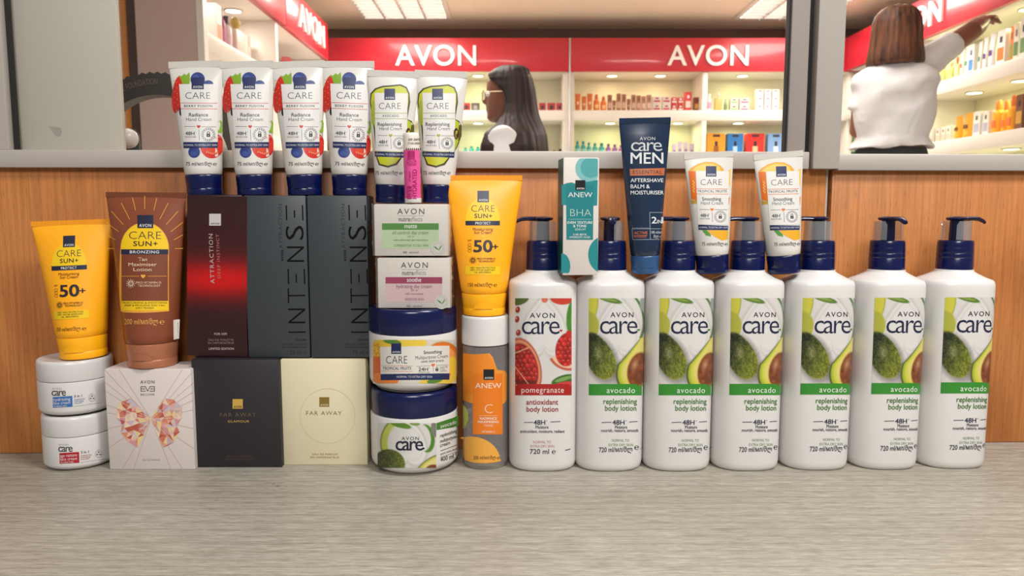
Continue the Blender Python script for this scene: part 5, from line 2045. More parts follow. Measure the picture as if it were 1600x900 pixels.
# ------------------------------------------------------------------ sun care tubes
def sun_print(t, pr, X, Y, kind):
    """X, Y map the columns and rows of the right sunscreen tube onto this tube"""
    bronze = kind == 'bronze'
    YL = (250, 206, 24)
    RAY = (240, 168, 60) if bronze else (252, 196, 74)
    nv = (30, 34, 62)
    cx = (X(727.5) + X(781)) / 2
    cyc = Y(344)
    ra = (X(781) - X(727.5)) / 2
    for i in range(13):
        a = math.radians(180 + 15 * i)
        if 255 < math.degrees(a) < 285 and not bronze:
            pass
        r0, r1 = ra * (1.28 if abs(math.degrees(a) - 270) > 20 else 1.50), ra * (1.95 if not bronze else 2.0)
        lim = ra * 1.62
        x1, y1 = cx + r1 * math.cos(a), cyc + r1 * math.sin(a) * 1.12
        x1 = max(cx - lim, min(cx + lim, x1))
        pr.line(cx + r0 * math.cos(a), cyc + r0 * math.sin(a) * 1.12, x1, y1, .9 if bronze else .6, RAY, 1)
    if bronze:
        arch = [(X(727.5) - 1.2, Y(429) + 1.2), (X(781) + 1.2, Y(429) + 1.2)]
        for i in range(21):
            a = math.radians(180 * i / 20)
            arch.append((cx + (ra + 1.2) * math.cos(a), cyc - (Y(344) - Y(309) + 1.2) * math.sin(a)))
        pr.poly(arch, RAY, 0)
    arch = [(X(727.5), Y(345.5)), (X(781), Y(345.5))]
    for i in range(21):
        a = math.radians(180 * i / 20)
        arch.append((cx + ra * math.cos(a), cyc - (Y(344) - Y(309)) * math.sin(a)))
    pr.poly(arch, YL, 1)
    if bronze:
        pr.rect(X(727.5), Y(345.5), X(781), Y(429), (128, 66, 40), 1)
    for xx in (727.7, 780.8):
        pr.line(X(xx), Y(352), X(xx), Y(416), .5, RAY, 1)
    pr.rect(X(727.5), Y(345), X(781), Y(352), nv, 2)
    pr.rect(X(727.5), Y(416), X(781), Y(429), YL, 2)
    logo(pr, X(746), Y(298), X(764), Y(316), nv, WHITE, 3)
    pr.text('CARE', X(736.5), X(773), Y(331), Y(331) - Y(320.5), INK, -.016, 3)
    pr.text('SUN+', X(741.5), X(769), Y(340.5), Y(340.5) - Y(334), (32, 30, 34), .022, 3, sp=1.1)
    pr.text('BRONZING' if bronze else 'PROTECT', X(743 if not bronze else 737.5), X(766.5 if not bronze else 770.5), Y(350.6), Y(350.6) - Y(346.8), WHITE, .02, 3, sp=1.15)
    if not bronze:
        br = (120, 62, 20)
        pr.text('Moisturising', X(739), X(770), Y(360.2), 4.4, br, .008, 3)
        pr.text('Sun Cream', X(741), X(768), Y(365.2), 4.4, br, .008, 3)
        pr.heart(X(754.5), Y(370), 2, (252, 200, 60))
        pr.text('SPF', X(731), X(737), Y(377), 2.4, br, .02, 3)
        for k in range(3):
            pr.ring(X(734), Y(382.5 + k * 4.6), 2.9, .5, br, 3, 14, ry=2.4)
        pr.text('50', X(740.5), X(769), Y(393.5), Y(393.5) - Y(375.5), (44, 40, 44), .045, 3)
        pr.text('+', X(770), X(778), Y(390.5), 10, (44, 40, 44), .03, 3)
        sx, sy, sr = X(739), Y(406.5), 3.6
        tc_ = (60, 40, 30)
        tx = (745.5, 774)
        ty1, ty2, th = Y(405.6), Y(409.6), 2.9
    else:
        tc_ = (226, 196, 170)
        pr.text('Tan', X(747), X(757), Y(361), 5.2, (232, 206, 170), .012, 3)
        pr.text('Maximiser', X(736), X(768), Y(368), 5.2, (232, 206, 170), .012, 3)
        pr.text('Lotion', X(741.5), X(762), Y(375), 5.2, (232, 206, 170), .012, 3)
        pr.line(X(728), Y(382), X(748), Y(382), .7, RAY, 3)
        pr.line(X(758), Y(382), X(779), Y(382), .7, RAY, 3)
        pr.heart(X(752.5), Y(382), 3.6, (244, 176, 70))
        sx, sy, sr = X(738.5), Y(392), 4.4
        tx = (744.5, 773)
        ty1, ty2, th = Y(392.2), Y(396.4), 3.2
    pr.ring(sx, sy, sr, sr * .34, tc_, 3, 18)
    for i in range(12):
        a = 2 * math.pi * i / 12
        pr.line(sx + sr * 1.15 * math.cos(a), sy + sr * 1.15 * math.sin(a), sx + sr * 1.6 * math.cos(a), sy + sr * 1.6 * math.sin(a), .8, tc_, 3)
    pr.text('D', sx - sr * .34, sx + sr * .38, sy + sr * .4, sr * .85, tc_, .02, 4)
    pr.text('PRO-VITAMIN D', X(tx[0]), X(tx[1]), ty1, th, tc_, .016, 3)
    pr.text('TECHNOLOGY', X(tx[0] + 2), X(tx[1] - 1), ty2, th, tc_, .016, 3)
    lines = ('VERY HIGH PROTECTION', 'VERY WATER RESISTANT', 'OIL ABSORBING') if not bronze else ('MOISTURISING & SMOOTHING', 'PREP & PROLONG SUN TAN', 'DRY FINISH')
    for k, s in enumerate(lines):
        hw = (19.5, 19.5, 13)[k] if not bronze else (25, 22.5, 10)[k]
        pr.text(s, X(754.3 - hw), X(754.3 + hw), Y(419.6 + k * 3.6), 2.5, (90, 60, 10) if not bronze else (60, 34, 16), .014, 3)
    volume(pr, X(731.5), X(776.5), Y(448), 6 * (X(781) - X(727.5)) / 53.5, '150 ml' if not bronze else '200 ml', (96, 56, 16) if not bronze else (236, 176, 90))


SUN = (P_yellow, P_yellowcap, mat('yellow_seal', (236, 150, 24), .4))
TON_Y, TON_R = .7137, .0226
Z_TON = .1502
SG = 'yellow sunscreen tubes'
ts, pr, inf = tube_product('sunscreen_tube', 'yellow sunscreen tube standing on the white cap of the orange tonic bottle', 'tube', (756.5, 496), (756, 274), TON_Y, Z_TON, 119.5, 71, 460, SUN, SG, 7, 0, .66, .95)
sun_print(ts, pr, lambda x: x, lambda y: y, 'sun')
pr.build('printed_label', ts, .003, .006)
Z_BJ = z_j2 + .0536
Ys = .717
X0 = at(131.5, 552, Ys).x
T = at(110.5, 339, Ys)
s1 = dup(ts, (X0, Ys, Z_BJ), (0, math.atan2(T.x - X0, T.z - Z_BJ), math.radians(5)), 'yellow sunscreen tube at the far left, standing on the blue labelled jar', SG)

BR = (P_brown, P_browncap, mat('bronze_seal', (112, 58, 36), .4))
tz, pr, inf = tube_product('tan_lotion_tube', 'brown tan lotion tube standing on the butterfly perfume carton', 'tube', (238.5, 571), (228, 300.5), .7135, h_eve + .0006, 124, 77, 539, BR, None, 7, 0, .66, .95)
sx_ = (263 - 189.5) / (781 - 727.5)
sun_print(tz, pr, lambda x: 226.2 + (x - 754.25) * sx_, lambda y: 336 + (y - 298) * ((485 - 336) / (429 - 298)), 'bronze')
pr.quad((270.5, 500), (280.5, 499), (279.5, 529), (271, 531), (222, 212, 204), 3)
pr.text('EXP. DATE', 526, 504, 274.8, 1.8, (60, 56, 56), 0, 5, rot=90)
pr.text('17-05-2026', 526, 504, 278.2, 1.8, (60, 56, 56), 0, 5, rot=90)
pr.build('printed_label', tz, .003, .006)

# ------------------------------------------------------------------ orange tonic bottle
Xt = at(758.5, 640, TON_Y).x
ton = thing('tonic_bottle', 'clear tonic bottle with orange printed shapes and a white cap', 'bottle', (Xt, TON_Y, 0))
m = thin_glass('clear_tonic_bottle', (.92, .90, .80), 1.5, .15)
zb = .1215
MB().lathe([(TON_R * .80, .0004), (TON_R * .90, .0), (TON_R * .975, .0018), (TON_R, .005), (TON_R, zb - .003), (TON_R * .97, zb - .001), (TON_R * .8, zb)], 64).build('bottle_body', m, ton)
MB().lathe([(TON_R * .985, zb + .0002), (TON_R * 1.015, zb + .0006), (TON_R * 1.015, Z_TON - .003), (TON_R * 1.0, Z_TON - .0012), (TON_R * .96, Z_TON - .0004), (.001, Z_TON - .0004)], 64).build('bottle_cap', P_white, ton)
pr = Print(ton, lambda u, v: se_front(TON_R, TON_R, 2, u))
OR, OR2, YO = (236, 126, 26), (240, 152, 50), (240, 172, 70)
pts = [(723.5, 551), (765, 552), (770, 558), (774, 570), (777, 578), (788, 579), (792, 584), (791.5, 624), (788, 630), (780, 632), (723.5, 624)]
pr.poly(pts, OR2, 0)
pr.poly([(727, 552), (762, 553), (768, 560), (772, 572), (775, 582), (775, 600), (727, 618)], (240, 140, 36), 1)
pr.poly([(723.5, 632), (728, 636), (731.5, 645), (731.5, 657), (728, 666), (723.5, 670)], (190, 196, 90), 0)
pts = [(723.5, 686)]
for i in range(13):
    a = math.radians(-112 + i * 9)
    pts.append((736 + 46 * math.cos(a), 722 + 40 * math.sin(a)))
pts += [(782.5, 716), (783, 720), (760, 723), (740, 722.5), (728, 719), (723.5, 714)]
pr.poly(pts, YO, 0)
pr.rect(739, 584, 785, 678.5, OR, 2)
logo(pr, 755.5, 577, 772, 593.5, (22, 22, 24), WHITE, 4)
pr.text('ANEW', 742.5, 783, 606.5, 8.0, (246, 226, 206), .004, 4)
pr.text('C', 757.5, 769.5, 645.5, 14, (246, 226, 206), -.02, 4)
pr.line(748.5, 649.5, 778, 649.5, .5, (246, 206, 170), 4)
pr.text('RADIANCE', 750, 776, 655.6, 3.8, (246, 230, 214), .022, 4)
pr.text('MAXIMISING', 747, 779, 661, 3.8, (246, 230, 214), .022, 4)
pr.text('TONIC', 756, 770.5, 666.4, 3.4, (246, 230, 214), 0, 4, sp=1.1)
pr.text('VITAMIN C', 752.5, 773.5, 676, 2.8, (246, 230, 214), .01, 4)
volume(pr, 740, 781.5, 717.5, 5.2, '200 ml', (96, 60, 10), .006)
pr.build('printed_label', ton, .002)

# ------------------------------------------------------------------ things standing on the bottle shoulders
Z_SH = .1905
rzb = math.radians(7)
t_bha, pr, h_bha, w_bha = carton('serum_carton', 'tall white and teal serum carton standing on the lotion bottle shoulders', 876, 932.5, 246.5, 428, .686, .025, mat('serum_carton_white', (208, 199, 192), .4), z0=Z_SH, rz=rzb)
pr = Print(t_bha, lambda u, v: (-.0125, 0.0, -1.0), 0.00008)
TL, TL2, TLP = (34, 136, 140), (84, 166, 168), (130, 190, 190)
xa, xb_ = 877.5, 933
pr.poly([(xa, 289), (886, 286), (893, 285), (899, 287), (905, 284), (918, 284), (934, 281), (933, 321), (918, 322), (905, 320), (892, 321), (xa + .5, 320)], TL, 1)


def cut(pts):
    return [(min(max(x, 876.9), 934.2), min(max(y, 247.5), 426.5)) for x, y in pts]


def disc(cx, cy, r, col, L, ry=None):
    pr.poly(cut([(cx + r * math.cos(2 * math.pi * i / 36), cy + (ry or r) * math.sin(2 * math.pi * i / 36)) for i in range(36)]), col, L)


disc(920, 263, 21, TLP, 1, 21)
disc(923, 262, 16, TL2, 2, 16)
disc(942, 398, 23, TL, 1, 28)
disc(878, 416, 13, TL, 1, 20)
pr.quad((884.5, 289), (927.5, 289), (926.5, 374.5), (885, 374.5), (30, 128, 132), 3)
logo(pr, 899, 281.5, 914.5, 297.5, (18, 18, 22), WHITE, 4, .016)
pr.text('ANEW', 887.5, 925.5, 308, 7.4, (226, 226, 222), .006, 5)
pr.text('BHA', 891, 923.5, 338, 11.4, (206, 222, 218), -.022, 5)
pr.line(888.5, 342.5, 924, 342.5, .5, (190, 216, 212), 5)
pr.text('EVEN TEXTURE', 886.5, 925.5, 349.6, 3.8, (232, 232, 228), .022, 5)
pr.text('& TONE', 895.5, 916, 355, 3.8, (232, 232, 228), .022, 5)
pr.text('SERUM', 898.5, 914.5, 360, 3.2, (206, 222, 218), 0, 5, sp=1.1)
pr.text('5.4% BETA', 895.5, 916.5, 367.8, 2.8, (232, 232, 228), .016, 5)
pr.text('HYDROXY ACID', 890, 922, 372, 2.8, (232, 232, 228), .016, 5)
pr.build('printed_front', t_bha)
# printed teal left side of the carton
b = MB().box(-w_bha / 2 - .00015, -w_bha / 2 + .0003, -.0122, .0122, .0006, h_bha - .0006)
b.build('printed_side', mat('teal_print', (22, 84, 84), .4), t_bha)

MEN = (P_men, P_mencap, P_men)
tm, pr, _ = tube_product('aftershave_tube', 'midnight blue aftershave balm tube standing on the lotion bottles', 'tube', (1008, 429), (1007.5, 184), .708, Z_SH, 80, 45, 400, MEN, None, 8)
SV, CO = (196, 200, 204), (188, 104, 62)
pr.text('AVON', 999.5, 1023.5, 219, 5, SV, 0, 3, sp=1.15)
pr.text('care', 986, 1034, 236, 20.5, SV, -.004, 3, sp=.84)
pr.ell(1033.5, 233.5, 1.2, 1.2, SV, 3, n=10)
pr.text('MEN', 985.5, 1036, 255.6, 17, (214, 216, 218), .020, 3)
pr.quad((984, 264), (1038.5, 262.5), (1037.5, 274), (984.5, 274.5), CO, 2)
pr.text('ESSENTIAL', 989, 1034.5, 271.6, 5.6, (52, 44, 44), .004, 3, sp=1.15)
for k, (s, x1) in enumerate((('AFTERSHAVE', 1036), ('BALM &', 1015), ('MOISTURISER', 1036.5))):
    pr.text(s, 985.5, x1, 284.6 + k * 9.6, 5.8, (226, 228, 230), .014, 3)
for (a, b_) in (((1015, 332), (1036, 332)), ((1015, 332), (1016, 374)), ((988, 357.5), (1034.5, 357.5)), ((988, 357.5), (989, 374)), ((989, 374.5), (1034, 374))):
    pr.line(a[0], a[1], b_[0], b_[1], .8, (150, 160, 172), 3)
for i in range(12):
    pr.line(989 + i * 2.2, 357, 989 + i * 2.2, 355.6 - (i % 3 == 0) * .8, .5, (170, 178, 188), 3)
pr.text('2', 1018, 1025.6, 349, 10, (226, 228, 230), .02, 3)
pr.text('IN', 1026.5, 1033, 349, 5.6, (226, 228, 230), .006, 3)
pr.text('1', 1033.4, 1035.8, 349, 10, (226, 228, 230), .02, 3)
pr.text('100 ml/мл', 1017.5, 1034, 365, 4.2, (206, 210, 216), 0, 3)
pr.text('მლ ℮', 1021, 1033, 371.5, 4.2, (206, 210, 216), 0, 3)
pr.text('ACTIVE', 991, 1011.5, 366, 4.4, (206, 110, 70), .02, 3)
pr.line(990.5, 368.4, 1011, 368, 1.0, (206, 110, 70), 3)
pr.text('TECHNOLOGY', 990.5, 1010.5, 371.5, 2.2, (206, 110, 70), 0, 3)
pr.build('printed_label', tm, .003, .006)

TG = 'tropical hand cream tubes'
tt, pr, _ = tube_product('hand_cream_tube', 'tropical fruit hand cream tube next to the midnight blue tube', 'tube', (1113.5, 428), (1107, 237.5), .712, Z_SH, 77, 51, 399, HAND, TG, 8)
ORG, PIN = (224, 112, 28), (226, 160, 50)
pr.poly([(1075, 268), (1080, 262), (1090, 256), (1102, 252.5), (1116, 253.5), (1126, 259), (1131, 265), (1130, 269)], PIN, 0)
pr.poly([(1080, 267), (1090, 259), (1102, 255.6), (1116, 256.6), (1124, 261), (1126, 268)], (240, 196, 90), 1)
pr.poly([(1075.5, 268), (1089, 266), (1090, 314), (1080, 311)], ORG, 0)
for i in range(8):
    pr.ell(1083 + (i % 2) * 1.5, 283 + i * 2.4, 1.2, 1.6, (240, 176, 90), 1, n=8)
pr.poly([(1078.5, 312), (1089, 314), (1089, 318), (1080, 319)], (196, 160, 60), 0)
pr.poly([(1138, 266), (1142, 264), (1140.5, 290), (1137, 292)], (236, 190, 70), 0)
pr.poly([(1137, 309), (1140.4, 308), (1139, 320), (1137, 322)], (226, 130, 50), 0)
pr.quad((1087, 267), (1139, 267.5), (1137.5, 351), (1091, 351), (226, 223, 218), 2)
pr.quad((1091, 351), (1137.6, 353), (1137.2, 359.5), (1091.5, 359), NAVY, 2)
pr.poly([(1097, 359.5), (1104, 359.5), (1110, 366), (1111, 369.5), (1103, 367.5)], (84, 150, 60), 1)
pr.poly([(1106, 359.5), (1138, 360), (1137.4, 374), (1128, 376), (1117, 370), (1108, 364)], (232, 170, 40), 0)
hand_cream_text(pr, lambda x: 1088.5 + (x - 283) * .865, lambda y: 259.5 + (y - 121) * .885, 'TROPICAL FRUITS', 'Smoothing', (226, 120, 60))
pr.text('NORMAL TO EXTRA DRY SKIN', 1092.5, 1136.5, 356.8, 2.7, (206, 208, 220), .004, 3, slope=.01)
volume(pr, 1097, 1137, 383.5, 5)
pr.build('printed_label', tt, .003, .006)
X0 = at(1225.5, 414, .712).x
T = at(1215.5, 237, .712)
dup(tt, (X0, .712, Z_SH), (0, math.atan2(T.x - X0, T.z - Z_SH), 0), 'tropical fruit hand cream tube farther right, near the wood panel seam', TG)


# ================================================================== PEOPLE IN THE SHOP
M_skin = mat('brown_skin', (112, 66, 46), 0.42)
M_skin2 = mat('warm_brown_skin', (124, 72, 52), 0.42)
M_shirt = mat('white_cotton', (206, 204, 208), 0.85)
M_trouser = mat('black_trouser_cloth', (30, 28, 32), 0.8)
M_eye = mat('eye_white', (232, 228, 222), 0.3)
M_iris = mat('dark_iris', (30, 18, 14), 0.2)


def hair_material(name, dark, light):
    m = bpy.data.materials.new(name)
    m.use_nodes = True
    nt = m.node_tree
    b = nt.nodes['Principled BSDF']
    tc = nt.nodes.new('ShaderNodeTexCoord')
    n = noise_node(nt, tc, (60, 60, 3), 4)
    r = ramp(nt, [(0.35, dark), (0.7, light)])
    nt.links.new(n.outputs['Fac'], r.inputs[0])
    nt.links.new(r.outputs[0], b.inputs['Base Color'])
    b.inputs['Roughness'].default_value = 0.5
    b.inputs['Specular IOR Level'].default_value = 0.22
    return m


def remeshed(mb, name, material, parent, voxel, smooth_iter=4, post=None):
    o = mb.build(name, material, None)
    md = o.modifiers.new('remesh', 'REMESH')
    md.mode = 'VOXEL'
    md.voxel_size = voxel
    sm_ = o.modifiers.new('smooth', 'SMOOTH')
    sm_.iterations = smooth_iter
    sm_.factor = 0.5
    dg = bpy.context.evaluated_depsgraph_get()
    me = bpy.data.meshes.new_from_object(o.evaluated_get(dg))
    old = o.data
    o.modifiers.clear()
    o.data = me
    bpy.data.meshes.remove(old)
    me.name = name
    if post:
        for v in me.vertices:
            v.co = post(v.co.copy(), v.normal.copy())
        me.update()
    for p in me.polygons:
        p.use_smooth = True
    if not me.materials:
        me.materials.append(material)
    o.parent = parent
    return o


def oval(z, w, f, b, N=40, nose=0.0, nw=.012):
    """head section: half width w, front -f, back b"""
    out = []
    cy = (b - f) / 2
    d = (b + f) / 2
    for j in range(N):
        a = 2 * math.pi * j / N
        x = w * math.copysign(abs(math.cos(a)) ** .9, math.cos(a))
        y = cy + d * math.copysign(abs(math.sin(a)) ** .95, math.sin(a))
        if y < cy and nose:
            y -= nose * math.exp(-(x / nw) ** 2)
        out.append((x, y, z))
    return out


def head_mesh(mb, z0, s):
    secs = [(0.0, .022, .074, -.03, 0), (.008, .034, .084, -.01, 0), (.018, .044, .090, .0, .002), (.030, .050, .089, .03, 0), (.042, .055, .090, .045, .003),
            (.050, .058, .091, .055, .006), (.055, .059, .090, .06, .002), (.061, .061, .091, .064, .006), (.070, .063, .090, .07, .004), (.078, .065, .090, .075, .020),
            (.084, .066, .090, .08, .024), (.095, .069, .089, .086, .018), (.106, .071, .086, .09, .010), (.114, .072, .085, .094, .006), (.124, .073, .090, .097, .003),
            (.140, .075, .092, .10, 0), (.160, .075, .089, .10, 0), (.180, .070, .079, .096, 0), (.197, .058, .062, .083, 0), (.210, .040, .042, .062, 0), (.218, .018, .02, .035, 0)]
    mb.loft([[(x * s, y * s, z0 + z * s) for x, y, z in oval(z, w, f, b, nose=n)] for z, w, f, b, n in secs])
    for sx in (-1, 1):
        mb.ball((sx * .075 * s, .012 * s, z0 + .098 * s), (.010 * s, .020 * s, .030 * s), 12, 8)


def torso_rings(off, z0, z1, s, lean=(0, 0)):
    tab = [(.74, .150, .105), (.80, .165, .118), (.90, .172, .124), (.97, .158, .114), (1.05, .136, .100), (1.12, .137, .102), (1.20, .148, .110), (1.28, .156, .112), (1.33, .164, .102),
           (1.37, .150, .084), (1.395, .112, .070), (1.415, .070, .060), (1.44, .054, .054), (1.50, .050, .052)]
    out = []
    for z, a, b in tab:
        if z0 - 1e-6 <= z <= z1 + 1e-6:
            out.append(se_ring((a + off) * s, (b + off) * s, 2.3, z * s, 32, lean[0] * z * s, lean[1] * z * s + .008 * s))
    return out


def hand(mb, wpt, d, n, side, s, curl):
    d, n = d.normalized(), n.normalized()
    n = (n - d * n.dot(d)).normalized()
    q = d.cross(n).normalized() * side
    up = wpt
    rings = []
    for t, a, b in ((-.01, .020, .017), (.02, .027, .016), (.05, .036, .015), (.08, .038, .013), (.092, .034, .010)):
        c = wpt + d * t * s
        rings.append([c + q * a * s * math.cos(2 * math.pi * j / 16) + n * b * s * math.sin(2 * math.pi * j / 16) for j in range(16)])
    mb.loft(rings)
    for k, (o_, L) in enumerate(((-.029, .055), (-.010, .070), (.010, .076), (.028, .066))):
        p = wpt + d * .084 * s + q * o_ * s
        pts = [p - d * .012 * s, p]
        ang = curl * .5
        for seg in (.45, .32, .25):
            dirv = d * math.cos(ang) + n * math.sin(ang) + q * o_ * 1.5
            p = p + dirv.normalized() * L * seg * s
            pts.append(p)
            ang += curl
        mb.tube(pts, [.0095 * s, .0093 * s, .0088 * s, .0082 * s, .0068 * s], 10)
    p = wpt + d * .030 * s + q * .024 * s
    pts = [wpt + d * .018 * s + q * .012 * s, p, p + (d * .5 + q * .7 + n * .45).normalized() * .034 * s, p + (d * .5 + q * .7 + n * .45).normalized() * .034 * s + (d * .85 + q * .2 + n * .5).normalized() * .030 * s]
    mb.tube(pts, [.013 * s, .013 * s, .0105 * s, .0085 * s], 10)


def shirt_post(seed, s):
    def f(co, no):
        z = co.z / s
        k = math.sin((co.x * 20 + co.z * 30) / s + 3 * noise.noise(co * 7 / s + Vector((seed, 0, 0)))) * .0055
        k += noise.noise(co * 11 / s + Vector((0, seed, 0))) * .009
        k += noise.noise(Vector((co.x * 16 + co.z * 9, co.y * 16, co.z * 14 - co.x * 8)) / s + Vector((seed, seed, 0))) * .004
        return co + no * k * s
    return f


def hair_post(s, amp=.004):
    def f(co, no):
        a = math.atan2(co.x, co.y)
        k = noise.noise(Vector((a * 9, co.z * 3 / s, 1.3))) * amp + noise.noise(Vector((a * 22, co.z * 4 / s, 7.1))) * amp * .6
        return co + no * k * s
    return f


def person(label, root_loc, rz, s, arms, skin, hair_kind, hair_m, seed, trousers_hem=1.0, hem_z=.935):
    """local frame: feet at z = 0, facing -y, the person's right hand on -x. arms: [(shoulder, elbow, wrist, palm normal, side, curl)] in local metres"""
    t = thing('person', label, 'person', root_loc, (0, 0, rz))
    b = MB()
    b.loft(torso_rings(0, .74, 1.50, s))
    for sx in (-1, 1):
        b.tube([(sx * .09 * s, .005, .86 * s), (sx * .09 * s, 0, .66 * s), (sx * .088 * s, -.01 * s, .46 * s), (sx * .086 * s, .015 * s, .30 * s), (sx * .086 * s, .012 * s, .07 * s)],
               [.092 * s, .076 * s, .052 * s, .052 * s, .036 * s], 16)
    for sh, el, wr, pn, side, curl in arms:
        sh, el, wr = Vector(sh), Vector(el), Vector(wr)
        root_in = sh + (Vector((0, 0, sh.z)) - sh) * .35
        b.tube([root_in, sh, (sh + el) / 2, el, el + (wr - el) * .35, wr], [.050 * s, .052 * s, .050 * s, .043 * s, .042 * s, .028 * s], 16)
        hand(b, wr, (wr - el), Vector(pn), side, s, curl)
    z0 = 1.432 * s
    head_mesh(b, z0, s)
    remeshed(b, 'body', skin, t, .0052, 2)
    # shirt
    c = MB()
    rings = torso_rings(.016, 1.05, 1.415, s)
    hem = [se_ring((.171 - .012 * k) * s, (.128 - .007 * k) * s, 2.3, (hem_z + .035 * k) * s, 32, 0, .008 * s) for k in (0, .3, 1)]
    c.loft(hem + rings)
    for sh, el, wr, pn, side, curl in arms:
        sh, el = Vector(sh), Vector(el)
        root_in = sh + (Vector((0, 0, sh.z)) - sh) * .45
        e2 = sh + (el - sh) * .56
        c.tube([root_in, sh, sh + (el - sh) * .4, e2], [.072 * s, .067 * s, .063 * s, .064 * s], 20)
    remeshed(c, 'shirt', M_shirt, t, .007, 3, shirt_post(seed, s))
    tr = MB()
    tr.loft(torso_rings(.004, .74, trousers_hem, s))
    for sx in (-1, 1):
        tr.tube([(sx * .09 * s, .005, .86 * s), (sx * .09 * s, 0, .66 * s), (sx * .088 * s, -.005 * s, .46 * s), (sx * .086 * s, .012 * s, .30 * s), (sx * .086 * s, .012 * s, .06 * s)],
                [.104 * s, .088 * s, .072 * s, .066 * s, .058 * s], 18)
    remeshed(tr, 'trousers', M_trouser, t, .010, 3)
    for sx in (-1, 1):
        sb = MB()
        sec = []
        for y, w, h in ((.065, .026, .05), (.03, .036, .07), (-.03, .040, .06), (-.10, .044, .045), (-.15, .036, .034), (-.175, .018, .02)):
            sec.append([(sx * .088 * s + w * s * math.cos(2 * math.pi * j / 16), y * s, max(0.0, h * s * (.5 + .55 * math.sin(2 * math.pi * j / 16)))) for j in range(16)])
        sb.loft(sec)
        sb.build('shoe', mat('black_shoe', (24, 22, 24), .5), t)
    for sx in (-1, 1):
        e = MB().ball((sx * .031 * s, -.079 * s, z0 + .110 * s), .0125 * s, 14, 10).build('eye', M_eye, t)
        MB().ball((sx * .032 * s, -.0885 * s, z0 + .110 * s), .0052 * s, 10, 8).build('iris', M_iris, e)
    # hair: crescent sections open towards the face
    h = MB()
    if hair_kind == 'long':
        tab = [(.226, .012, .012, 179, .012), (.222, .045, .05, 179, .012), (.208, .068, .075, 176, .010), (.190, .080, .090, 165, .0), (.168, .087, .100, 140, .0), (.140, .089, .108, 112, .0), (.105, .091, .114, 95, .0),
               (.06, .095, .120, 90, .0), (.02, .108, .128, 94, .0), (-.02, .140, .142, 106, .004), (-.06, .190, .154, 120, .004), (-.11, .222, .160, 124, .002), (-.17, .232, .164, 124, .0), (-.23, .230, .166, 124, .0), (-.30, .22, .164, 122, .0)]
    else:
        tab = [(.228, .012, .012, 179, .012), (.223, .048, .052, 179, .012), (.208, .074, .080, 176, .010), (.188, .090, .096, 165, .0), (.162, .098, .106, 140, .0), (.130, .102, .112, 124, .0), (.09, .104, .116, 116, .0),
               (.05, .108, .120, 112, .0), (.02, .114, .124, 108, .0), (-.01, .118, .126, 104, .0), (-.03, .112, .118, 98, .0)]
    rings = []
    for z, w, d, phi, cy in reversed(tab):
        r = []
        ph = math.radians(phi)
        n = 30
        for j in range(n + 1):
            a = -ph + 2 * ph * j / n
            r.append((w * s * math.sin(a), (cy + d * math.cos(a)) * s, z0 + z * s))
        for j in range(n + 1):
            a = ph - 2 * ph * j / n
            k = .62 if z < .2 else .3
            r.append((w * k * s * math.sin(a), (cy + d * k * math.cos(a)) * s, z0 + z * s))
        rings.append(r)
    h.loft(rings)
    remeshed(h, 'hair', hair_m, t, .006, 2, hair_post(s))
    return t, z0


def to_local(loc, rz, p):
    return (Matrix.Translation(loc) @ Matrix.Rotation(rz, 4, 'Z')).inverted() @ Vector(p)


# long haired person, seen in profile and turned a little away
Ym = 2.90
top = at(803, 104, Ym)
sM = (top.z - FLOOR) / 1.655
fx_ = at(795, 150, Ym).x
rzm = math.radians(-98)
loc = (fx_, Ym, FLOOR)
armsM = [((-.165 * sM, .0, 1.345 * sM), (-.215 * sM, .03 * sM, 1.08 * sM), (-.20 * sM, -.16 * sM, .98 * sM), (.9, 0, .2), -1, .35),
         ((.165 * sM, .0, 1.345 * sM), (.215 * sM, .03 * sM, 1.08 * sM), (.20 * sM, -.16 * sM, .98 * sM), (-.9, 0, .2), 1, .35)]
pm, z0 = person('person in profile with long dark hair, glasses and a white top, facing left', loc, rzm, sM, armsM, M_skin, 'long', hair_material('dark_brown_hair', (17, 11, 11), (50, 29, 23)), 3.0)
# glasses and earring
g = MB()
for sx in (-1, 1):
    pts = [(sx * (.034 + .026 * math.cos(a)) * sM, (-.106 + .008 * abs(math.cos(a))) * sM, z0 + (.106 + .021 * math.sin(a)) * sM) for a in [2 * math.pi * i / 24 for i in range(25)]]
    g.tube(pts, .0022 * sM, 8)
    g.tube([(sx * .060 * sM, -.100 * sM, z0 + .112 * sM), (sx * .076 * sM, -.06 * sM, z0 + .112 * sM), (sx * .080 * sM, .010 * sM, z0 + .112 * sM)], .002 * sM, 8)
g.tube([(-.009 * sM, -.106 * sM, z0 + .110 * sM), (0, -.112 * sM, z0 + .113 * sM), (.009 * sM, -.106 * sM, z0 + .110 * sM)], .002 * sM, 8)
gl = g.build('glasses', mat('pale_gold_frame', (206, 190, 160), .3, .6), pm)
lens = MB()
for sx in (-1, 1):
    lens.add([(sx * .034 * sM, -.104 * sM, z0 + .106 * sM)] + [(sx * (.034 + .025 * math.cos(a)) * sM, -.104 * sM, z0 + (.106 + .020 * math.sin(a)) * sM) for a in [2 * math.pi * i / 20 for i in range(20)]],
             [(0, 1 + i, 1 + (i + 1) % 20) for i in range(20)])
lens.build('lenses', thin_glass('spectacle_lens', (.95, .95, .93), 1.0, .12), gl)
er = MB()
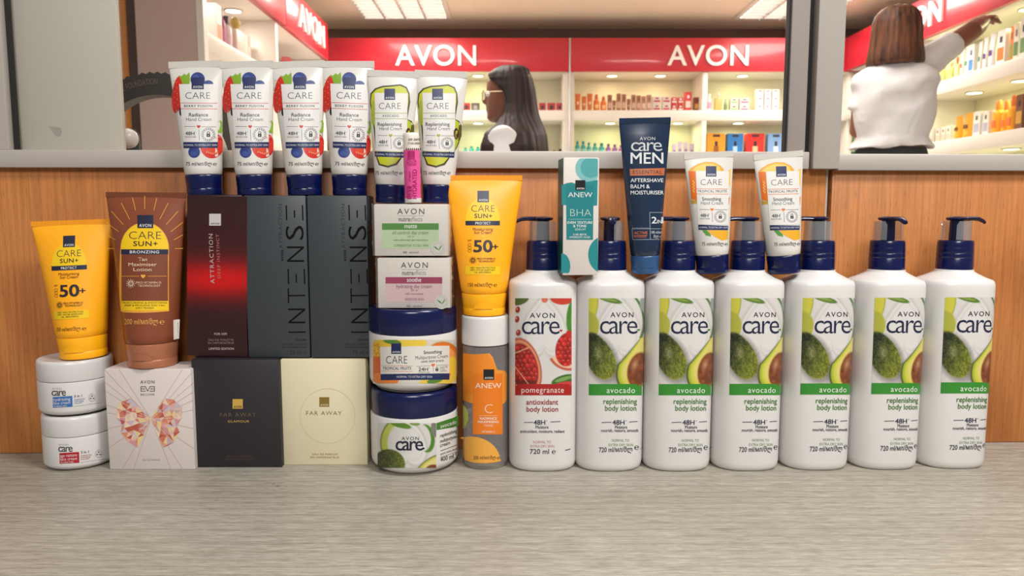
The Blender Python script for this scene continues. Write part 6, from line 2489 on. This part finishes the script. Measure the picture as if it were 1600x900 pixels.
er.tube([(.081 * sM, (.012 + .008 * math.sin(a)) * sM, z0 + (.064 + .009 * math.cos(a)) * sM) for a in [2 * math.pi * i / 16 for i in range(17)]], .0024 * sM, 8)
er.build('earring', mat('gold_earring', (226, 180, 90), .25, .9), pm)

# person reaching up to the right wall, seen from behind on a low step
Yr = 3.10
topR = at(1400, 10, Yr)
sR = .93
zf = topR.z - 1.66 * sR
lr = Vector((at(1398, 100, Yr).x, Yr, zf))
rzr = math.radians(164)
L = lambda p: tuple(to_local(lr, rzr, p))
shR = L(at(1446, 98, Yr + .01))
elR = L(at(1519, 48, Yr + .06))
wrR = L(at(1537, 33, Yr + .20))
shL = L(at(1357, 128, Yr))
elL = L(at(1343, 205, Yr + .03))
wrL = L(at(1366, 208, Yr + .24))
armsR = [(shR, elR, wrR, (0, 0, -1), -1, .55), (shL, elL, wrL, (-1, 0, 0), 1, .4)]
pr_, z0 = person('person seen from behind in a white polo shirt, reaching up to the right shelf', lr, rzr, sR, armsR, M_skin2, 'bob', hair_material('auburn_brown_hair', (36, 20, 16), (112, 66, 40)), 9.0, 1.05, (at(1400, 229, Yr - .1).z - zf) / sR)
# knitted collar of the polo shirt
cr_ = MB()
cr_.loft([se_ring(.074 * sR, .070 * sR, 2, 1.405 * sR, 32, 0, .008 * sR), se_ring(.078 * sR, .074 * sR, 2, 1.41 * sR, 32, 0, .010 * sR), se_ring(.064 * sR, .066 * sR, 2, 1.45 * sR, 32, 0, .010 * sR), se_ring(.060 * sR, .060 * sR, 2, 1.445 * sR, 32, 0, .010 * sR)])
cr_.build('collar', M_shirt, pr_)
st = thing('step_stool', 'low step stool under the person reaching to the right shelf', 'step stool', (lr.x, lr.y, FLOOR))
hs_ = zf - FLOOR
MB().box(-.24, .24, -.18, .18, hs_ - .025, hs_ - .0005, bevel=.004).build('tread', M_lam, st)
for sx in (-1, 1):
    for sy in (-1, 1):
        MB().box(sx * .21 - .015, sx * .21 + .015, sy * .15 - .015, sy * .15 + .015, 0, hs_ - .025, bevel=.002).build('leg', M_metal, st)
